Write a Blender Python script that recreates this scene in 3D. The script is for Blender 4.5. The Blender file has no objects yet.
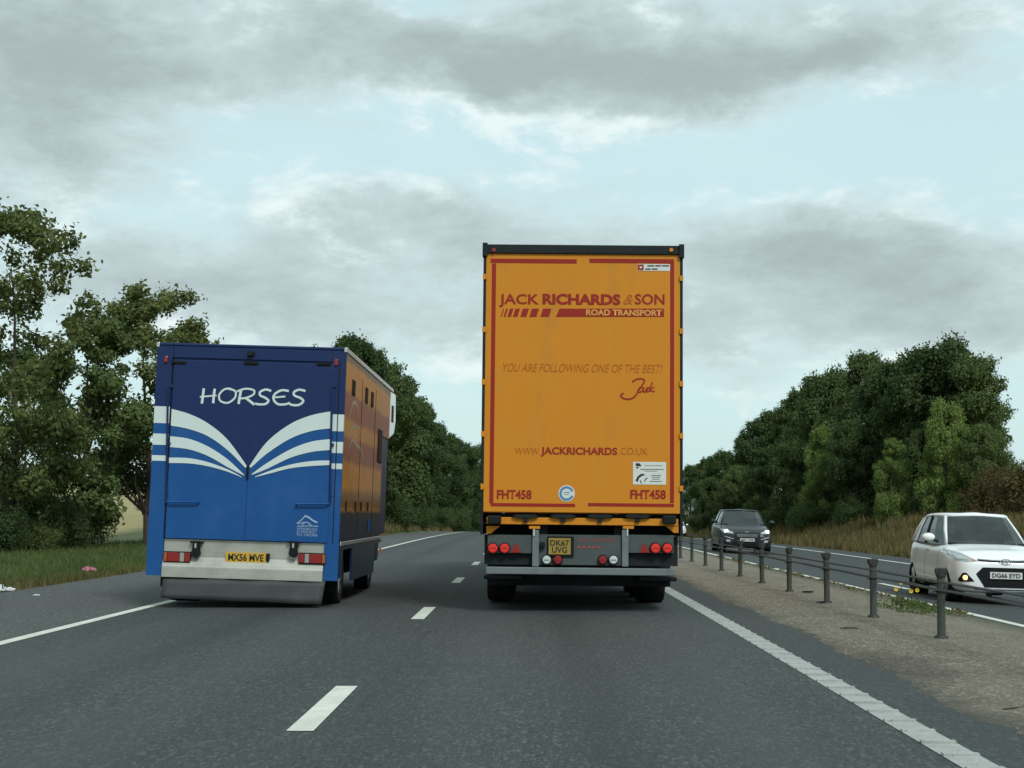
import bpy, bmesh, math, random
import numpy as np
from mathutils import Vector, Matrix, Euler
from mathutils.bvhtree import BVHTree
random.seed(7)
scene = bpy.context.scene
C = scene.collection
R_ = math.radians

# ------------------------------------------------------------------ camera
F = 1450.0; EYE = 1.28
def _n(v): return Vector(v).normalized()
Yc = _n((18, -128, -F)); Zc = _n((0, -Yc[2], Yc[1]))
if Zc[1] < 0: Zc = -Zc
Xc = Yc.cross(Zc)
cam_d = bpy.data.cameras.new('camera'); cam = bpy.data.objects.new('camera', cam_d); C.objects.link(cam)
M3 = Matrix((Xc, Yc, Zc))
cam.matrix_world = Matrix.Translation((0, 0, EYE)) @ M3.to_4x4()
cam_d.sensor_width = 36; cam_d.lens = F / 1024 * 36; cam_d.clip_end = 9000; cam_d.clip_start = 0.1
scene.camera = cam
def at(px, py, Y, Z0=EYE):
    """point at distance Y along the road seen at a measured place of the photograph"""
    w = M3 @ Vector((px - 512, 384 - py, -F)); t = Y / w[1]
    return Vector((w[0] * t, Y, Z0 + w[2] * t))

# ------------------------------------------------------------------ world, sun, exposure
SUN_EL, SUN_AZ = 44, 155         # azimuth from straight ahead towards the right
vs = scene.view_settings
vs.view_transform = 'Standard'; vs.look = 'None'; vs.exposure = 0.30; vs.gamma = 1.0; vs.use_curve_mapping = False
world = bpy.data.worlds.new('World'); scene.world = world; world.use_nodes = True
wt = world.node_tree; wt.nodes.clear()
def wn(t, **k):
    n = wt.nodes.new(t)
    for a, b in k.items(): setattr(n, a, b)
    return n
def wl(a, b): wt.links.new(a, b)
def wm(op, a, b=None, c=None, clamp=False):
    n = wn('ShaderNodeMath', operation=op, use_clamp=clamp)
    for i, v in enumerate((a, b, c)):
        if v is None: continue
        if isinstance(v, (int, float)): n.inputs[i].default_value = v
        else: wl(v, n.inputs[i])
    return n.outputs[0]
def wmix(fac, a, b):
    n = wn('ShaderNodeMix', data_type='RGBA')
    for i, v in ((0, fac), (6, a), (7, b)):
        if isinstance(v, (int, float)): n.inputs[i].default_value = v
        elif isinstance(v, tuple): n.inputs[i].default_value = (*v, 1)
        else: wl(v, n.inputs[i])
    return n.outputs[2]
sky = wn('ShaderNodeTexSky', sky_type='NISHITA'); sky.sun_disc = False
sky.sun_elevation = R_(SUN_EL); sky.sun_rotation = R_(SUN_AZ); sky.air_density = 1.2; sky.dust_density = 2.0
tc = wn('ShaderNodeTexCoord'); sp = wn('ShaderNodeSeparateXYZ'); wl(tc.outputs['Generated'], sp.inputs[0])
az = wm('ARCTAN2', sp.outputs[0], sp.outputs[1])
el = wm('ARCSINE', sp.outputs[2])
def noise(sx, sy, scale, detail, rough, off, dist=0.0):
    cb = wn('ShaderNodeCombineXYZ')
    wl(wm('MULTIPLY', az, sx), cb.inputs[0]); wl(wm('MULTIPLY', el, sy), cb.inputs[1]); cb.inputs[2].default_value = off
    n = wn('ShaderNodeTexNoise'); n.inputs['Scale'].default_value = scale; n.inputs['Detail'].default_value = detail
    n.inputs['Roughness'].default_value = rough; n.inputs['Distortion'].default_value = dist
    wl(cb.outputs[0], n.inputs['Vector']); return n.outputs[0]
warp = wm('MULTIPLY', wm('SUBTRACT', noise(1, 2.0, 11, 6, 0.62, 3.1), 0.5), 0.10)
warp2 = wm('MULTIPLY', wm('SUBTRACT', noise(1, 1.6, 9, 6, 0.6, 8.4), 0.5), 0.085)
azw = wm('ADD', az, warp); elw = wm('ADD', el, warp2)
def blob(px, py, sx, sy, amp):
    d = at(px, py, 1.0, 0.0); a0 = math.atan2(d.x, d.y); e0 = math.asin(d.normalized().z)
    x = wm('DIVIDE', wm('SUBTRACT', azw, a0), sx / F); y = wm('DIVIDE', wm('SUBTRACT', elw, e0), sy / F)
    r2 = wm('ADD', wm('MULTIPLY', x, x), wm('MULTIPLY', y, y))
    return wm('MULTIPLY', wm('EXPONENT', wm('MULTIPLY', r2, -1)), amp)
cloud = None
for b in [(50, 60, 170, 75, .85), (30, 150, 130, 45, .55), (420, 60, 260, 42, .62), (620, 78, 230, 42, .62), (860, 60, 170, 34, .60), (700, 20, 400, 26, .35),
          (440, 225, 190, 40, .62), (850, 250, 240, 48, .72), (200, 285, 200, 45, .62), (620, 120, 60, 26, .3), (600, 330, 500, 60, .5),
          (970, 330, 160, 50, .4), (560, -90, 700, 70, .7), (60, 235, 120, 30, .3)]:
    v = blob(*b); cloud = v if cloud is None else wm('ADD', cloud, v)
# clouds everywhere else in the dome too
def sm(v, lo, hi):
    n = wn('ShaderNodeMapRange', interpolation_type='SMOOTHSTEP'); wl(v, n.inputs[0]); n.inputs[1].default_value = lo; n.inputs[2].default_value = hi; return n.outputs[0]
frontal = wm('MULTIPLY', sm(wm('COSINE', az), 0.72, 0.92), sm(el, 0.75, 0.42))
general = wm('MULTIPLY', noise(1, 2.2, 2.6, 5, 0.55, 1.7), wm('SUBTRACT', 1.0, frontal))
cloud = wm('ADD', cloud, general)
fine = noise(1, 2.1, 15, 12, 0.68, 5.5, 0.15)
dens = wm('ADD', cloud, wm('MULTIPLY', wm('SUBTRACT', fine, 0.5), 0.92))
def ramp(v, lo, hi):
    n = wn('ShaderNodeMapRange', interpolation_type='SMOOTHSTEP'); wl(v, n.inputs[0])
    n.inputs[1].default_value = lo; n.inputs[2].default_value = hi; return n.outputs[0]
body = ramp(dens, 0.10, 0.62); core = ramp(dens, 0.35, 1.05); edge = wm('MULTIPLY', ramp(dens, 0.08, 0.30), wm('SUBTRACT', 1.0, ramp(dens, 0.30, 0.60)))
K = 10.0
def col(r, g, b, k=K): return (r * k, g * k, b * k)
base = wmix(0.75, sky.outputs[0], col(.50, .715, .735))
thin = wmix(wm('MULTIPLY', noise(1, 2.4, 6, 6, 0.6, 9.0), 0.55), base, col(.62, .74, .75))
c1 = wmix(wm('MULTIPLY', body, 0.92), thin, col(.48, .585, .592))
c2 = wmix(wm('MULTIPLY', core, 0.88), c1, col(.30, .366, .376))
c3 = wmix(wm('MULTIPLY', edge, wm('MULTIPLY', ramp(noise(1, 2, 9, 4, .6, 12.), .45, .62), 0.5)), c2, col(.86, .90, .88))
below = wm('LESS_THAN', sp.outputs[2], -0.01)
c4 = wmix(below, c3, col(.06, .07, .06))
bg = wn('ShaderNodeBackground'); bg.inputs[1].default_value = 0.10; wl(c4, bg.inputs[0])
wo = wn('ShaderNodeOutputWorld'); wl(bg.outputs[0], wo.inputs[0])
sl = bpy.data.lights.new('sun', 'SUN'); sl.energy = 1.7; sl.angle = R_(12); sl.color = (1, 1, .97)
so = bpy.data.objects.new('sun', sl); C.objects.link(so)
d = Vector((math.sin(R_(SUN_AZ)) * math.cos(R_(SUN_EL)), math.cos(R_(SUN_AZ)) * math.cos(R_(SUN_EL)), math.sin(R_(SUN_EL))))
so.rotation_euler = d.to_track_quat('Z', 'Y').to_euler()

# ------------------------------------------------------------------ materials
def mat(name, color, rough=0.6, metal=0.0, coat=0.0, var=0.12, scale=6.0, emit=None, bump=0.0, bscale=40.0, spec=0.5, stretch=(1, 1, 1), dirt=None):
    m = bpy.data.materials.new(name); m.use_nodes = True; nt = m.node_tree; n = nt.nodes; b = n['Principled BSDF']
    b.inputs['Roughness'].default_value = rough; b.inputs['Metallic'].default_value = metal
    b.inputs['Coat Weight'].default_value = coat; b.inputs['Coat Roughness'].default_value = 0.06; b.inputs['Specular IOR Level'].default_value = spec
    t = n.new('ShaderNodeTexCoord'); mp = n.new('ShaderNodeMapping'); nt.links.new(t.outputs['Object'], mp.inputs[0]); mp.inputs['Scale'].default_value = stretch
    nz = n.new('ShaderNodeTexNoise'); nz.inputs['Scale'].default_value = scale; nz.inputs['Detail'].default_value = 6; nt.links.new(mp.outputs[0], nz.inputs['Vector'])
    mx = n.new('ShaderNodeMix'); mx.data_type = 'RGBA'
    mx.inputs[6].default_value = (*[c * (1 - var) for c in color], 1); mx.inputs[7].default_value = (*[min(1, c * (1 + var)) for c in color], 1)
    nt.links.new(nz.outputs[0], mx.inputs[0]); out = mx.outputs[2]
    if dirt:   # (colour, low, high, scale)
        n2 = n.new('ShaderNodeTexNoise'); n2.inputs['Scale'].default_value = dirt[3]; n2.inputs['Detail'].default_value = 8; n2.inputs['Roughness'].default_value = .65
        nt.links.new(mp.outputs[0], n2.inputs['Vector'])
        mr = n.new('ShaderNodeMapRange'); mr.inputs[1].default_value = dirt[1]; mr.inputs[2].default_value = dirt[2]; nt.links.new(n2.outputs[0], mr.inputs[0])
        m2 = n.new('ShaderNodeMix'); m2.data_type = 'RGBA'; nt.links.new(mr.outputs[0], m2.inputs[0]); nt.links.new(out, m2.inputs[6]); m2.inputs[7].default_value = (*dirt[0], 1); out = m2.outputs[2]
    nt.links.new(out, b.inputs['Base Color'])
    if emit:
        b.inputs['Emission Color'].default_value = (*emit[0], 1); b.inputs['Emission Strength'].default_value = emit[1]
    if bump:
        nb = n.new('ShaderNodeTexNoise'); nb.inputs['Scale'].default_value = bscale; nb.inputs['Detail'].default_value = 4; nt.links.new(t.outputs['Object'], nb.inputs['Vector'])
        bp = n.new('ShaderNodeBump'); bp.inputs['Strength'].default_value = bump; bp.inputs['Distance'].default_value = .02; nt.links.new(nb.outputs[0], bp.inputs['Height']); nt.links.new(bp.outputs[0], b.inputs['Normal'])
    return m
m_orange = mat('orange_paint', (.585, .225, .018), .5, spec=.2, var=.07, scale=1.2, stretch=(1.5, 1, .5), dirt=((.38, .19, .04), .52, .85, 1.1))
m_curtain = mat('orange_curtain', (.60, .25, .016), .5, spec=.3, var=.06, scale=1.0, bump=.2, bscale=3)
m_red = mat('red_lettering', (.29, .022, .014), .5, spec=.2, var=.08)
m_redthin = mat('faded_red_lettering', (.42, .105, .014), .5, spec=.2, var=.08)
m_orangelet = mat('orange_lettering', (.60, .29, .05), .5, var=.05)
m_black = mat('black_plastic', (.010, .012, .013), .6, var=.3, spec=.15)
m_dark = mat('dark_steel', (.016, .020, .021), .7, spec=.15, var=.4, scale=5)
m_rubber = mat('tyre_rubber', (.014, .015, .016), .9, spec=.15, var=.3, scale=9, bump=.3)
m_header = mat('dark_header', (.012, .017, .019), .6, var=.3, spec=.2)
m_grey = mat('grey_painted_steel', (.145, .175, .175), .55, spec=.3, var=.14, scale=4, dirt=((.07, .08, .075), .5, .8, 3))
m_greyp = mat('grey_panel', (.068, .086, .086), .65, spec=.2, var=.2, scale=3, dirt=((.05, .06, .055), .48, .8, 2.2))
m_lampred = mat('red_lamp_glass', (.24, .014, .013), .25, coat=.2, var=.1)
m_lamplit = mat('lit_red_lamp', (.5, .02, .015), .2, emit=((1, .05, .03), .16))
m_lampwhite = mat('clear_lamp_glass', (.55, .60, .58), .15, coat=.5)
m_lampdull = mat('dull_amber_lamp', (.34, .085, .02), .3)
m_lampgrey = mat('greyed_clear_lamp', (.30, .29, .27), .3)
m_lampamber = mat('amber_lamp_glass', (.65, .2, .02), .2)
m_yplate = mat('yellow_plate', (.58, .35, .03), .45, var=.06)
m_yplate_d = mat('dirty_yellow_plate', (.30, .215, .045), .6, spec=.2, var=.25, scale=9)
m_wplate = mat('white_plate', (.62, .65, .62), .4, var=.04)
m_char = mat('plate_characters', (.015, .015, .015), .5, var=.05)
m_navy = mat('navy_paint', (.011, .026, .098), .42, coat=.0, spec=.25, var=.10, scale=1.5, dirt=((.03, .05, .10), .55, .85, 2.0))
m_blue = mat('blue_paint', (.008, .076, .25), .42, coat=.0, spec=.3, var=.10, scale=1.5, dirt=((.03, .11, .30), .5, .85, 1.7))
m_wpaint = mat('white_stripe', (.60, .69, .67), .4, var=.05, scale=3)
m_alu = mat('checker_plate', (.46, .47, .41), .38, metal=.35, var=.16, scale=5, dirt=((.25, .25, .22), .45, .8, 2.5))
m_flap = mat('grey_rubber_flap', (.042, .050, .050), .65, var=.15, scale=3, dirt=((.07, .078, .074), .5, .8, 2))
m_silver = mat('silver_trim', (.55, .58, .58), .3, metal=.6, var=.08)
m_wbody = mat('white_car_paint', (.84, .88, .90), .25, coat=.6, var=.02)
m_gbody = mat('dark_grey_car_paint', (.013, .018, .021), .35, spec=.3, coat=.2, var=.08)
m_rim = mat('alloy_rim', (.35, .36, .36), .35, metal=.7)
m_rope = mat('galvanised_rope', (.06, .068, .066), .7, metal=.1, var=.25, scale=20)
m_post = mat('weathered_post', (.072, .078, .070), .8, var=.4, spec=.2, scale=9, dirt=((.035, .038, .032), .45, .75, 9))
m_cap = mat('post_cap', (.02, .024, .024), .6, var=.2)
m_skin = mat('skin', (.42, .24, .17), .55, var=.06)
m_cloth = mat('dark_clothing', (.03, .035, .05), .85, var=.2)
m_hair = mat('dark_hair', (.03, .02, .015), .7)
m_paperw = mat('white_litter', (.62, .65, .66), .7, var=.1, scale=20)
m_pink = mat('pink_litter', (.42, .14, .20), .7, var=.25, scale=20)
m_yellow = mat('yellow_petals', (.62, .42, .02), .6, var=.1)

# checker plate tread
nt = m_alu.node_tree; bs = nt.nodes['Principled BSDF']
tcn = nt.nodes.new('ShaderNodeTexCoord'); ck = nt.nodes.new('ShaderNodeTexChecker'); ck.inputs['Scale'].default_value = 34
mpp = nt.nodes.new('ShaderNodeMapping'); mpp.inputs['Rotation'].default_value = (0, R_(45), 0); nt.links.new(tcn.outputs['Object'], mpp.inputs[0]); nt.links.new(mpp.outputs[0], ck.inputs['Vector'])
bp = nt.nodes.new('ShaderNodeBump'); bp.inputs['Strength'].default_value = .8; bp.inputs['Distance'].default_value = .006; nt.links.new(ck.outputs[1], bp.inputs['Height']); nt.links.new(bp.outputs[0], bs.inputs['Normal'])

def glass(name, tint, alpha):
    m = bpy.data.materials.new(name); m.use_nodes = True; nt = m.node_tree; n = nt.nodes; n.remove(n['Principled BSDF'])
    t = n.new('ShaderNodeBsdfTransparent'); t.inputs[0].default_value = (*tint, 1); g = n.new('ShaderNodeBsdfGlossy'); g.inputs['Roughness'].default_value = .04; g.inputs[0].default_value = (.85, .9, .9, 1)
    d_ = n.new('ShaderNodeBsdfDiffuse'); d_.inputs[0].default_value = (.02, .025, .025, 1)
    m1 = n.new('ShaderNodeMixShader'); m1.inputs[0].default_value = alpha; nt.links.new(t.outputs[0], m1.inputs[1]); nt.links.new(d_.outputs[0], m1.inputs[2])
    fr = n.new('ShaderNodeFresnel'); fr.inputs[0].default_value = 1.5; fr2 = n.new('ShaderNodeMath'); fr2.operation = 'MULTIPLY_ADD'; fr2.inputs[1].default_value = .9; fr2.inputs[2].default_value = .04
    nt.links.new(fr.outputs[0], fr2.inputs[0]); m2 = n.new('ShaderNodeMixShader'); nt.links.new(fr2.outputs[0], m2.inputs[0]); nt.links.new(m1.outputs[0], m2.inputs[1]); nt.links.new(g.outputs[0], m2.inputs[2])
    nt.links.new(m2.outputs[0], n['Material Output'].inputs[0]); return m
m_glass = glass('car_glass', (.6, .65, .63), .38)
m_glassd = glass('dark_car_glass', (.25, .28, .28), .6)
m_glossblack = mat('dark_window', (.012, .014, .016), .5, spec=.08)

# ------------------------------------------------------------------ helpers
def link(o, parent=None):
    C.objects.link(o)
    if parent is not None: o.parent = parent
    return o
def obj(name, bm, m, parent=None, smooth=False, bevel=0.0, recalc=True):
    me = bpy.data.meshes.new(name)
    if recalc: bmesh.ops.recalc_face_normals(bm, faces=bm.faces)
    bm.to_mesh(me); bm.free()
    for mm in (m if isinstance(m, (list, tuple)) else [m]): me.materials.append(mm)
    if smooth:
        for p in me.polygons: p.use_smooth = True
    o = bpy.data.objects.new(name, me); link(o, parent)
    if bevel:
        b = o.modifiers.new('bevel', 'BEVEL'); b.width = bevel; b.segments = 2; b.limit_method = 'ANGLE'
    return o
def tag(o, label=None, cat=None, group=None, kind=None):
    if label: o['label'] = label
    if cat: o['category'] = cat
    if group: o['group'] = group
    if kind: o['kind'] = kind
    return o
def empty(name, loc=(0, 0, 0), rot=(0, 0, 0)):
    o = bpy.data.objects.new(name, None); o.location = loc; o.rotation_euler = rot; o.empty_display_size = .2
    C.objects.link(o); return o
def copy_tree(o, parent=None):
    c = o.copy(); C.objects.link(c)
    if parent is not None: c.parent = parent
    for ch in [x for x in list(scene.objects) if x.parent == o]: copy_tree(ch, c)
    return c
def B(): return bmesh.new()
def box(bm, x0, x1, y0, y1, z0, z1):
    v = [bm.verts.new((x, y, z)) for x in (x0, x1) for y in (y0, y1) for z in (z0, z1)]
    for f in ((0, 1, 3, 2), (4, 6, 7, 5), (0, 4, 5, 1), (2, 3, 7, 6), (0, 2, 6, 4), (1, 5, 7, 3)): bm.faces.new([v[i] for i in f])
def cyl(bm, p0, p1, r0, r1=None, seg=14, caps=True):
    r1 = r0 if r1 is None else r1; p0, p1 = Vector(p0), Vector(p1); ax = (p1 - p0).normalized()
    a = ax.orthogonal().normalized(); b = ax.cross(a)
    A, Bv = [], []
    for i in range(seg):
        t = 2 * math.pi * i / seg; u = a * math.cos(t) + b * math.sin(t)
        A.append(bm.verts.new(p0 + u * r0)); Bv.append(bm.verts.new(p1 + u * r1))
    for i in range(seg): j = (i + 1) % seg; bm.faces.new((A[i], A[j], Bv[j], Bv[i]))
    if caps: bm.faces.new(A[::-1]); bm.faces.new(Bv)
def tube(bm, pts, r, seg=6):
    pts = [Vector(p) for p in pts]; rs = r if isinstance(r, (list, tuple)) else [r] * len(pts); rings = []
    for i, p in enumerate(pts):
        ax = (pts[min(i + 1, len(pts) - 1)] - pts[max(i - 1, 0)]).normalized()
        ref = Vector((0, 0, 1)) if abs(ax.z) < .9 else Vector((1, 0, 0)); a = ax.cross(ref).normalized(); b = ax.cross(a)
        rings.append([bm.verts.new(p + (a * math.cos(2 * math.pi * k / seg) + b * math.sin(2 * math.pi * k / seg)) * rs[i]) for k in range(seg)])
    for A, Bq in zip(rings, rings[1:]):
        for k in range(seg): bm.faces.new((A[k], A[(k + 1) % seg], Bq[(k + 1) % seg], Bq[k]))
    bm.faces.new(rings[0][::-1]); bm.faces.new(rings[-1])
def plate(bm, pts, y, th):
    """polygon given in (x, z), front face at y, thickness th away from the viewer"""
    a = [bm.verts.new((x, y, z)) for x, z in pts]; b = [bm.verts.new((x, y + th, z)) for x, z in pts]
    bm.faces.new(a); bm.faces.new(b[::-1]); n = len(pts)
    for i in range(n): bm.faces.new((a[i], b[i], b[(i + 1) % n], a[(i + 1) % n]))
def disc(bm, x, z, r, y, th, seg=24, rz=None):
    plate(bm, [(x + r * math.cos(2 * math.pi * i / seg), z + (rz or r) * math.sin(2 * math.pi * i / seg)) for i in range(seg)], y, th)
def catmull(p, n=8):
    p = [p[0]] + list(p) + [p[-1]]; out = []
    for i in range(1, len(p) - 2):
        for k in range(n):
            t = k / n; q = [0.5 * (2 * p[i][j] + (p[i + 1][j] - p[i - 1][j]) * t + (2 * p[i - 1][j] - 5 * p[i][j] + 4 * p[i + 1][j] - p[i + 2][j]) * t * t + (3 * p[i][j] - p[i - 1][j] - 3 * p[i + 1][j] + p[i + 2][j]) * t ** 3) for j in (0, 1)]
            out.append(tuple(q))
    out.append(tuple(p[-2])); return out
_sk = [0]
def stroke(bm, pts, w, y, th=.003):
    _sk[0] += 1; y = y - (_sk[0] % 7) * 1.5e-4
    pts = [Vector(p) for p in pts]; L, Rr = [], []
    ws = w if isinstance(w, (list, tuple)) else [w] * len(pts)
    for i, p in enumerate(pts):
        t = (pts[min(i + 1, len(pts) - 1)] - pts[max(i - 1, 0)])
        if t.length < 1e-9: t = Vector((1, 0))
        t.normalize(); n = Vector((-t.y, t.x)) * ws[i] / 2; L.append(p + n); Rr.append(p - n)
    for i in range(len(pts) - 1):
        a = [bm.verts.new((q.x, y - 4e-5 * (i + k), q.y)) for q, k in ((L[i], 0), (L[i + 1], 1), (Rr[i + 1], 1), (Rr[i], 0))]; bm.faces.new(a)
def text(s, x0, x1, z0, z1, y, bold=0.0, shear=0.0, name='lettering', m=None, parent=None, spacing=1.0, th=.002):
    cu = bpy.data.curves.new('t', 'FONT'); cu.body = s; cu.offset = bold; cu.shear = shear; cu.space_character = spacing; cu.resolution_u = 3
    to = bpy.data.objects.new('t', cu); C.objects.link(to); bpy.context.view_layer.update()
    me = bpy.data.meshes.new_from_object(to.evaluated_get(bpy.context.evaluated_depsgraph_get()))
    bpy.data.objects.remove(to); bpy.data.curves.remove(cu)
    co = np.array([v.co[:] for v in me.vertices]); lo, hi = co.min(0), co.max(0)
    for v in me.vertices:
        v.co = (x0 + (v.co.x - lo[0]) / (hi[0] - lo[0]) * (x1 - x0), y, z0 + (v.co.y - lo[1]) / (hi[1] - lo[1]) * (z1 - z0))
    me.name = name; me.materials.clear(); me.materials.append(m)
    o = bpy.data.objects.new(name, me); link(o, parent); return o
def wheel(parent, x_out, sgn, y, zc, r, w, tyre_m=m_rubber, rim_m=m_rim, rr=.62, name='wheel', spokes=8):
    """x_out: outer face, sgn +1 when the outer face looks to +x"""
    root = empty(name, (0, 0, 0)); root.parent = parent
    bm = B(); prof = [(0, rr * r), (0.0, r * .93), (w * .08, r * .985), (w * .25, r), (w * .75, r), (w * .92, r * .985), (w, r * .93), (w, rr * r)]; seg = 36; rings = []
    for u, rad in prof: rings.append([bm.verts.new((x_out - sgn * u, y + rad * math.cos(2 * math.pi * k / seg), zc + rad * math.sin(2 * math.pi * k / seg))) for k in range(seg)])
    for A, Q in zip(rings, rings[1:] + rings[:1]):
        for k in range(seg): bm.faces.new((A[k], A[(k + 1) % seg], Q[(k + 1) % seg], Q[k]))
    obj('tyre', bm, tyre_m, root, smooth=True)
    bm = B(); ri = rr * r
    cyl(bm, (x_out - sgn * w * .45, y, zc), (x_out - sgn * w * .5, y, zc), ri * .99, seg=28)
    cyl(bm, (x_out - sgn * .005, y, zc), (x_out - sgn * w * .5, y, zc), ri * .22, ri * .25, seg=14)
    for k in range(spokes):
        t = 2 * math.pi * k / spokes; c, s = math.cos(t), math.sin(t); hw = ri * .10
        P = [(ri * .15, -hw), (ri * .98, -hw * .8), (ri * .98, hw * .8), (ri * .15, hw)]
        a = [bm.verts.new((x_out - sgn * .015, y + p * c - q * s, zc + p * s + q * c)) for p, q in P]; b = [bm.verts.new((x_out - sgn * .05, y + p * c - q * s, zc + p * s + q * c)) for p, q in P]
        bm.faces.new(a); bm.faces.new(b[::-1])
        for i in range(4): bm.faces.new((a[i], b[i], b[(i + 1) % 4], a[(i + 1) % 4]))
    obj('rim', bm, rim_m, root); return root

# road profile: level, then over a gentle crest
def g(y):
    t = max(0.0, y - 60)
    return -(t * t) / 10500 if y < 210 else -(150 * 150) / 10500 - min(.02857 * (y - 210), 9)
ys = [-30 + 2 * i for i in range(30)] + [30 + 5 * i for i in range(40)] + [230 + 20 * i for i in range(30)]
def strip(name, cols, m, y0=-30, y1=800, dz=0.0, jag=None, step=None):
    """sheet along the road; cols = [(x, z)]"""
    yy = [y for y in ys if y0 <= y <= y1] if step is None else list(np.arange(y0, y1 + 1e-6, step))
    bm = B(); rows = []
    for y in yy:
        rows.append([bm.verts.new((x + (jag(y) * (1, .8)[i] if jag and i < min(2, len(cols) - 1) else 0), y, z + g(y) + dz)) for i, (x, z) in enumerate(cols)])
    for a, b in zip(rows, rows[1:]):
        for i in range(len(cols) - 1): bm.faces.new((a[i], a[i + 1], b[i + 1], b[i]))
    for f in bm.faces: f.normal_update()
    return obj(name, bm, m, recalc=False)

# ------------------------------------------------------------------ surfaces
def surf(name, fn, rough=.9):
    m = bpy.data.materials.new(name); m.use_nodes = True; nt = m.node_tree; b = nt.nodes['Principled BSDF']; b.inputs['Roughness'].default_value = rough
    class N: pass
    q = N(); q.nt = nt; q.b = b; q.tc = nt.nodes.new('ShaderNodeTexCoord').outputs['Object']
    def nz(scale, detail=5, rough=.6, stretch=(1, 1, 1)):
        mp = nt.nodes.new('ShaderNodeMapping'); mp.inputs['Scale'].default_value = stretch; nt.links.new(q.tc, mp.inputs[0])
        n = nt.nodes.new('ShaderNodeTexNoise'); n.inputs['Scale'].default_value = scale; n.inputs['Detail'].default_value = detail; n.inputs['Roughness'].default_value = rough; nt.links.new(mp.outputs[0], n.inputs[0]); return n.outputs[0]
    def vor(scale, out='Color'):
        n = nt.nodes.new('ShaderNodeTexVoronoi'); n.inputs['Scale'].default_value = scale; nt.links.new(q.tc, n.inputs[0]); return n.outputs[out]
    def mr(v, a, c, o0=0., o1=1.):
        n = nt.nodes.new('ShaderNodeMapRange'); nt.links.new(v, n.inputs[0]); n.inputs[1].default_value = a; n.inputs[2].default_value = c; n.inputs[3].default_value = o0; n.inputs[4].default_value = o1; return n.outputs[0]
    def mix(f, a, c, bt='MIX'):
        n = nt.nodes.new('ShaderNodeMix'); n.data_type = 'RGBA'; n.blend_type = bt
        for i, v in ((0, f), (6, a), (7, c)):
            if isinstance(v, (int, float)): n.inputs[i].default_value = v
            elif isinstance(v, tuple): n.inputs[i].default_value = (*v, 1)
            else: nt.links.new(v, n.inputs[i])
        return n.outputs[2]
    def bump(h, s, dist):
        n = nt.nodes.new('ShaderNodeBump'); n.inputs['Strength'].default_value = s; n.inputs['Distance'].default_value = dist; nt.links.new(h, n.inputs['Height']); nt.links.new(n.outputs[0], b.inputs['Normal'])
    def ma(op, a, c):
        n = nt.nodes.new('ShaderNodeMath'); n.operation = op
        for i, v in enumerate((a, c)):
            if isinstance(v, (int, float)): n.inputs[i].default_value = v
            else: nt.links.new(v, n.inputs[i])
        return n.outputs[0]
    sx = nt.nodes.new('ShaderNodeSeparateXYZ'); nt.links.new(q.tc, sx.inputs[0])
    q.nz, q.vor, q.mr, q.mix, q.bump, q.ma, q.x, q.y, q.z = nz, vor, mr, mix, bump, ma, sx.outputs[0], sx.outputs[1], sx.outputs[2]
    nt.links.new(fn(q), b.inputs['Base Color']); return m
def grain(q, a, bright, dark):
    def cells(scale, lo, hi):
        n = q.nt.nodes.new('ShaderNodeTexVoronoi'); n.inputs['Scale'].default_value = scale; mpq = q.nt.nodes.new('ShaderNodeMapping'); mpq.inputs['Scale'].default_value = (1, .34, 1); q.nt.links.new(q.tc, mpq.inputs[0]); q.nt.links.new(mpq.outputs[0], n.inputs[0])
        sp_ = q.nt.nodes.new('ShaderNodeSeparateColor'); q.nt.links.new(n.outputs['Color'], sp_.inputs[0]); return q.mr(sp_.outputs[0], lo, hi)
    a = q.mix(q.ma('MULTIPLY', cells(62, .80, .95), .75), a, bright); a = q.mix(q.ma('MULTIPLY', cells(52, .25, .02), .65), a, dark)
    a = q.mix(q.ma('MULTIPLY', cells(110, .82, 1.), .7), a, bright); return q.mix(q.ma('MULTIPLY', cells(34, .93, .99), .55), a, bright)
def f_asphalt(q):
    a = q.mix(q.mr(q.nz(30, 3, .7), .3, .7), (.030, .037, .038), (.052, .061, .061))
    a = grain(q, a, (.115, .130, .127), (.014, .018, .019))
    a = q.mix(q.mr(q.nz(.9, 6, .6, (1, .07, 1)), .35, .7, 0, .45), a, (.026, .032, .033))
    a = q.mix(q.mr(q.nz(.22, 6, .62, (1, .3, 1)), .42, .68, 0, .40), a, (.072, .083, .081))
    # polished wheel tracks and the oil line between them
    for xc, w, f, c_ in ((.45 - .85, .42, .30, (.070, .080, .079)), (.45 + .85, .42, .30, (.070, .080, .079)), (-3.3 - .85, .42, .30, (.070, .080, .079)), (-3.3 + .85, .42, .30, (.070, .080, .079)), (.45, .30, .40, (.022, .027, .028)), (-3.3, .30, .40, (.022, .027, .028))):
        dx = q.ma('ABSOLUTE', q.ma('ADD', q.x, -xc), 0.0); a = q.mix(q.ma('MULTIPLY', q.mr(dx, w, w * .3), q.mr(q.nz(.8, 5, .6, (1, .12, 1)), .3, .6, f * .4, f)), a, c_)
    a = q.mix(q.ma('MULTIPLY', q.mr(q.nz(.55, 3, .5), .66, .72), .35), a, (.020, .024, .025))
    xx = q.ma('ABSOLUTE', q.ma('ADD', q.x, 1.10), 0.0)
    a = q.mix(q.ma('MULTIPLY', q.mr(xx, .05, .015), q.mr(q.nz(1.2, 6, .7), .42, .6, 0, .55)), a, (.028, .034, .035))
    a = q.mix(q.mr(q.x, 2.30, 2.45, 0, .35), a, (.035, .042, .042))
    h = q.nz(60, 3, .6); q.bump(h, .55, .012); q.b.inputs['Specular IOR Level'].default_value = .35
    return a
m_asph = surf('asphalt', f_asphalt, .82)
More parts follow.
